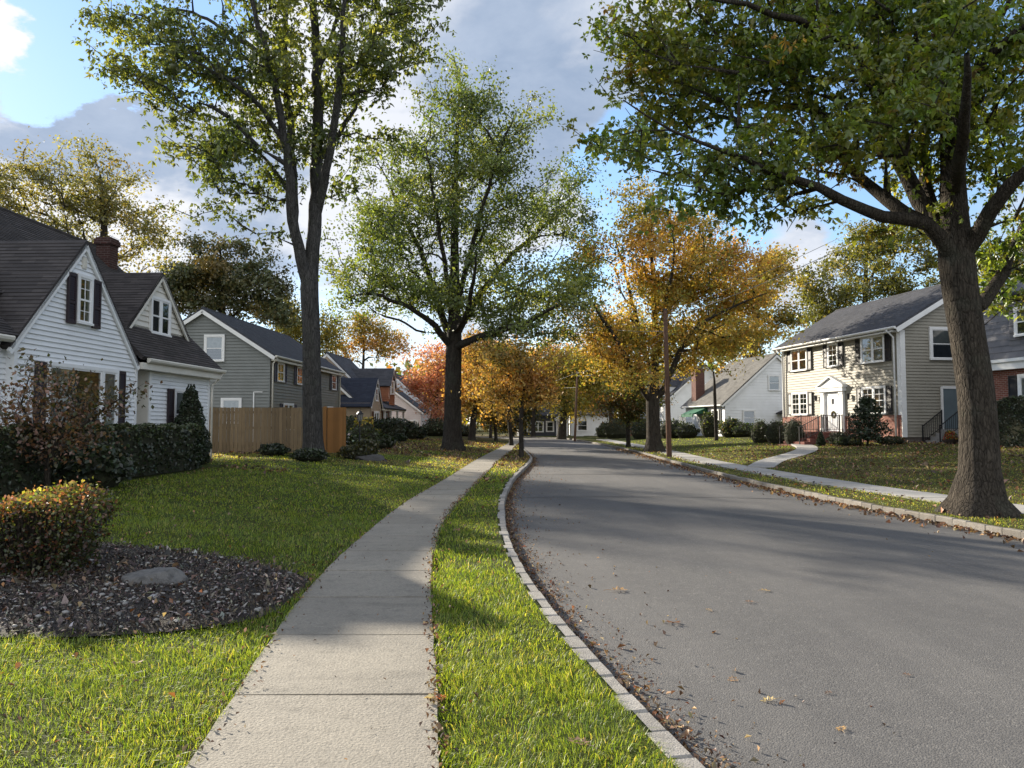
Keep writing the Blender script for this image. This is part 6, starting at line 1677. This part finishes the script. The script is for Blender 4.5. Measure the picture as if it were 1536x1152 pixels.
# ------------------------------------------------------------------ bushes and garden plants
GRN = [((.028, .045, .014), 5), ((.045, .065, .02), 3), ((.018, .03, .01), 3)]
def plants():
    at = lambda px, Y: (px - 768) / F * Y
    DK = [((.020, .033, .012), 5), ((.032, .045, .016), 3), ((.013, .02, .008), 3)]
    # squared bush in the mulch bed
    x = at(66, 7.1)
    shrub('clipped_bush', 'squat flat-topped bush with bare stems, reddish tips and sunlight yellow painted on top, in the mulch bed', x, 7.1, 1.04, .95, .74, [((.04, .055, .016), 5), ((.07, .075, .02), 3), ((.12, .05, .03), 3), ((.32, .32, .06), .5, 't'), ((.22, .10, .06), 3, 't'), ((.12, .13, .035), 4, 't')], 7600, .036, 201, shape='box', mat='leaf', core=False, stems=110, taper=True)  # yellow of the top leaves is sunlight put into their colour
    # flowering shrub with pinkish seed heads
    X, Y = -8.05, 12.9; r = np.random.default_rng(77)
    b = Vector((X, Y, gzf(X, Y))); q = lambda px, py, d=0: V(px, py, Y + d)
    limbs = [([b + Vector((0, 0, -.1)), b + Vector((0, 0, .1)), q(72, 690), q(85, 660), q(100, 620), q(120, 570)], [.055, .05, .045, .035, .02, .008]), ([q(72, 690), q(50, 650), q(30, 610), q(45, 560)], [.03, .025, .018, .006]), ([q(80, 670), q(120, 640), q(160, 610), q(200, 585)], [.03, .022, .015, .005])]
    lobes = [(60, 600, 70, 30, 0, .7), (130, 610, 60, 30, 0, .7), (40, 650, 60, 40, 0, .8), (110, 660, 70, 35, 0, .7), (80, 565, 50, 22, 0, .5), (170, 600, 35, 25, 0, .4, .8), (15, 620, 30, 40, 0, .5), (205, 580, 24, 22, 0, .3, .8), (60, 548, 12, 10, 0, .15, .7)]
    make_tree('flowering_shrub', 'airy shrub with dull red autumn leaves and pinkish seed heads before the cottage window', (X, Y), Y, limbs, lobes, 330, 3000, .072, [((.055, .06, .022), 4), ((.11, .06, .035), 4), ((.24, .12, .08), 3), ((.38, .22, .18), 2.2), ((.08, .09, .02), 2)], 205, 'bark_tan', 'leaf', .2, None, 'shrub', r0=.004, zmin=b.z + .35)
    # hedge along the cottage
    xh = lambda y: -8.72 + .047 * (y - 15)
    shrub('hedge', 'long clipped dark green hedge in front of the white cottage', xh(15.6) , 15.6, .95, 8.2, 1.13, DK + [((.05, .065, .022), 3, 't'), ((.075, .09, .04), 1, 't')], 17000, .075, 206, cat='hedge', shape='box', mat='needle', rz=R(-2.7))
    shrub('rhododendron', 'low dark spreading broad-leaved bush at the foot of the hedge', -8.0, 14.2, 1.3, 1.3, .75, DK + [((.05, .07, .03), 2, 't')], 1500, .12, 207, mat='needle')
    shrub('hedge', 'dense dark evergreen mass at the left picture edge behind the airy shrub', -8.75, 10.4, .9, 2.0, 1.25, DK, 3600, .09, 208, cat='hedge', shape='box', mat='needle')
    shrub('conical_evergreen', 'narrow conical dark evergreen at the right end of the long clipped hedge', -9.1, 20.95, 1.15, 1.1, 2.4, DK + [((.03, .05, .016), 2)], 7000, .06, 209, cat='shrub', shape='cone', mat='needle')
    # low plants by the fence and lamp post
    for i, (px, Y, w, h, lab, pal) in enumerate([(411, 26.6, 1.1, .42, 'low spreading evergreen on the lawn before the plank fence', DK), (466, 24.9, 1.2, .42, 'low dark evergreen hugging the grey twin-stemmed trunk', DK + [((.05, .07, .03), 2)]), (535, 27.3, 1.2, .55, 'tawny green low shrub around the lamp post foot', [((.06, .06, .02), 5), ((.09, .075, .03), 3), ((.035, .04, .015), 3)]),
                                                  (551, 29.0, 1.0, .75, 'ragged olive bush just right of the lamp post', [((.05, .055, .018), 5), ((.08, .075, .03), 2)]), (527, 31.5, 1.1, .8, 'white flowering bush between the gate and lamp post', GRN + [((.5, .5, .46), 1.5)]), (546, 34.0, 1.5, 1.45, 'bright yellow bush behind the black lamp post', [((.05, .07, .02), 3), ((.40, .30, .035), 4, 't'), ((.30, .25, .03), 2, 't')]), (530, 36.0, 1.3, 1.5, 'green bush behind the gate, left of the yellow bush', GRN), (572, 36.5, 1.5, .7, 'low green shrub right of the yellow bush', GRN)]):
        shrub('garden_shrub', lab, at(px, Y), Y, w, w * .85, h, pal, 1300, .075 + .001 * Y, 220 + i, mat='leaf' if i > 1 else 'needle')
    for i, (px, Y, w, h, lab) in enumerate([(562, 52.0, 2.3, 1.5, 'round dark bush at the left corner of the tan house wing'), (588, 51.0, 2.2, 1.6, 'largest round dark bush before the tan house porch'), (611, 52.5, 1.8, 1.4, 'round dark bush right of the largest one at the tan house'), (626, 54.0, 1.5, .9, 'low dark bush at the right end of the tan house row'), (600, 46.5, .9, .5, 'small clipped ball shrub on the lawn before the tan house bushes'), (652, 66.0, 2.6, 1.5, 'brownish round bush in front of the pale house'), (671, 70.0, 2.0, 1.7, 'dark bush just left of the broad tree trunk, by the pale house'), (695, 72.0, 3.0, 1.1, 'pale green mounded bush right of the broad tree trunk')]):
        shrub('round_bush', lab, at(px, Y), Y, w, w * .9, h, DK if i not in (5, 7) else GRN + [((.11, .10, .05), 4)], 1500, .15, 240 + i, mat='needle')
    # right side foundation planting
    for i, (px, Y, w, h, shp, lab, pal) in enumerate([(1190, 39.2, 1.15, 1.4, 'round', 'neat round dark bush left of the brick front steps', DK), (1163, 42.0, 1.3, 1.35, 'round', 'loose green bush left of the neat round bush', GRN), (1140, 44.0, 1.3, 1.4, 'round', 'green bush between the cape cottage and the loose bush', GRN), (1230, 36.2, .42, .75, 'cone', 'tiny topiary at the right side of the brick steps', DK), (1257, 35.6, 1.1, .62, 'round', 'low dark mound under the front door landing', DK), (1263, 34.6, .75, .42, 'round', 'small clipped ball nearest the front path', GRN), (1282, 34.3, .6, .35, 'round', 'pale low plant beside the small clipped ball', [((.12, .13, .06), 4), ((.2, .2, .14), 1)]), (1335, 33.2, 1.2, .4, 'round', 'low tawny groundcover at the brick corner', GRN + [((.14, .10, .04), 3)])]):
        shrub('foundation_shrub', lab, at(px, Y), Y, w, w, h, pal, 1500, .07, 260 + i, shape=shp, mat='needle' if pal is DK else 'leaf')
    shrub('layered_conifer', 'small tiered ornamental conifer before the lower right window of the beige house', at(1300, 33.4), 33.4, 1.8, 1.6, 2.25, DK + [((.03, .05, .02), 3)], 6500, .09, 275, cat='shrub', shape='layered', mat='needle')
    for i, (px, Y, w, h, lab, pal) in enumerate([(1096, 55.0, 1.9, 1.5, 'yellow-green bush at the front corner of the cape cottage', GRN + [((.12, .12, .03), 4)]), (1117, 54.0, 2.2, 1.0, 'low spreading bush under the cape cottage side wall', GRN), (1064, 58.0, 1.6, 1.9, 'upright green bush beside the awning door', GRN + [((.1, .11, .03), 3)]), (1030, 60.0, 2.0, 1.2, 'dark bush left of the awning door', DK), (1008, 62.0, 2.6, 1.6, 'dark bush behind the brown pole', DK), (962, 66.0, 2.2, 2.0, 'rounded bush right of the slim rust tree', GRN), (925, 74.0, 3.0, 2.2, 'large dark bush before the board fence', DK), (905, 88.0, 2.0, 1.6, 'dark bush by the garage door of the white house', DK), (1180, 52.0, 1.4, 1.3, 'bush tucked behind the loose green bush', GRN)]):
        shrub('yard_bush', lab, at(px, Y), Y, w, w * .9, h, pal, 1300, .13, 280 + i, mat='leaf')
    shrub('hedge', 'tall dark clipped hedge before the brick house, right of the leaning trunk', 18.9, 26.2, 3.6, 1.1, 1.85, DK + [((.04, .05, .02), 2, 't')], 9000, .08, 295, cat='hedge', shape='box', mat='needle', rz=R(-80))
    # pot of red and yellow flowers
    X, Y = at(1424, 32.2), 32.2; z = gzf(X, Y)
    t = empty('flower_pot', (X, Y, z), 0, 'dark low bowl of red and yellow flowers by the side steps', 'flower pot')
    mb = MB(); mb.lathe((0, 0, 0), [(.2, 0), (.3, .1), (.34, .2), (.31, .2), (.05, .17)], 14); mb.build('pot', M['terracotta'], t)
    r = np.random.default_rng(4); n = 420; u = unit(r.normal(size=(n, 3))); u[:, 2] = np.abs(u[:, 2])
    p_ = u * np.array([.3, .3, .42]) * r.random((n, 1)) ** .3 + np.array([0, 0, .18])
    v, f, c = leaf_geo(p_, np.full(n, .08), palette(n, [((.45, .03, .02), 3), ((.5, .3, .03), 2), ((.06, .1, .03), 5)], r), r)
    npmesh('flowers', v, f, M['leaf'], t, c)
plants()

# ------------------------------------------------------------------ poles, wires and the lamp post
def poles():
    def pole(px, pyt, Y, r, label, mat, dx=0.0):
        X = (px - 768) / F * Y; z = gzf(X, Y); zt = W(px, pyt, Y).z - z
        t = empty('utility_pole', (X, Y, z), 0, label, 'utility pole')
        mb = MB(); mb.tube([(0, 0, -.2), (0, 0, .1), (dx * .5, 0, zt * .5), (dx, 0, zt)], [r * 1.1, r * 1.05, r * .92, r * .78], 12); mb.build('post', M[mat], t, True)
        mb = MB(); mb.tube([(dx * .93 + r * .6, -.02, zt * .94), (dx * .93 + r * 1.6, -.02, zt * .94)], .03, 6); mb.lathe((dx * .93 + r * 1.7, -.02, zt * .94 - .06), [(.02, 0), (.05, .03), (.05, .09), (.02, .12)], 8); mb.build('insulator', M['iron'], t)
        mb = MB(); mb.lathe((dx, 0, zt - .02), [(r * .84, 0), (r * .8, .05), (r * .4, .09)], 10); mb.build('pole_cap', M['iron'], t)
        return Vector((X + dx, Y, z + zt))
    a = pole(1003, 465, 34.8, .125, 'brown wooden utility pole on the right verge before the golden maple', 'pole', -.12)
    b = pole(862, 558, 68.0, .105, 'thin brown utility pole far down the street', 'pole', .25)
    def wire(p0, p1, sag, r, label, mat='wire', n=24):
        mb = MB(); mb.tube([p0.lerp(p1, k / n) - Z3 * (sag * 4 * (k / n) * (1 - k / n)) for k in range(n + 1)], r, 5)
        tag(mb.build('overhead_wire', M[mat], None, True), label, 'overhead wire')
    wire(a - Z3 * .95, b - Z3 * .1, .35, .012, 'grey cable sagging from the brown pole to the far thin pole', 'wire_grey')
    wire(a - Z3 * 1.25, b - Z3 * .35, .55, .009, 'thin lower wire between the two utility poles', 'wire_grey')
    off = Vector((12.4, 2.0, 8.6))
    wire(a - Z3 * .15, off, .6, .008, 'thin grey wire rising from the brown pole to the upper right behind the leaning tree', 'wire_grey')
    wire(a - Z3 * .45, off - Z3 * .12 + X3 * .1, .7, .011, 'thicker grey cable just under the thin rising wire', 'wire_grey')
    wire(a - Z3 * 1.0, W(790, 455, 52) , .6, .014, 'grey cable crossing the street leftwards from the brown pole', 'wire_grey')
    wire(b - Z3 * .1, W(690, 600, 92), .5, .009, 'top wire running left from the far thin pole', 'wire_grey')
    wire(b - Z3 * 1.4, W(800, 572, 82), .3, .009, 'lower wire running left from the far thin pole', 'wire_grey')
    # small lamp post in the garden
    Y = 29.0; X = (540 - 768) / F * Y; z = gzf(X, Y)
    t = empty('lamp_post', (X, Y, z), 0, 'short black garden lamp post with a lantern right of the gate', 'lamp post')
    mb = MB(); mb.tube([(0, 0, -.1), (0, 0, 1.35)], .032, 8); mb.lathe((0, 0, 0), [(.07, 0), (.06, .12), (.035, .18)], 10); mb.lathe((0, 0, 1.33), [(.034, 0), (.06, .03), (.06, .05), (.034, .07)], 10); mb.build('post', M['iron'], t, False)
    mb = MB(); mb.lathe((0, 0, 1.4), [(.06, 0), (.085, .03), (.12, .26)], 6); l = mb.build('lantern', M['lampglass'], t)
    mb = MB()
    for k in range(6):
        c, s = math.cos(k * PI / 3), math.sin(k * PI / 3); mb.beam((.085 * c, .085 * s, 1.42), (.122 * c, .122 * s, 1.66), .014, .014, (0, 1, .1))
    mb.lathe((0, 0, 1.66), [(.15, 0), (.14, .02), (.06, .11), (.03, .13), (.02, .19)], 6); mb.build('lantern_frame', M['iron'], l)
    # pale marker post far left
    Y = 60.0; X = (622 - 768) / F * Y
    mb = MB(); mb.box(-.07, -.07, -.1, .07, .07, 1.35); mb.box(-.09, -.09, 1.35, .09, .09, 1.4); mb.box(-.06, -.06, 1.4, .06, .06, 1.44)
    tag(mb.build('marker_post', M['white'], None, loc=(X, Y, gzf(X, Y))), 'white square post on the lawn between the tan and pale houses', 'post')
poles()
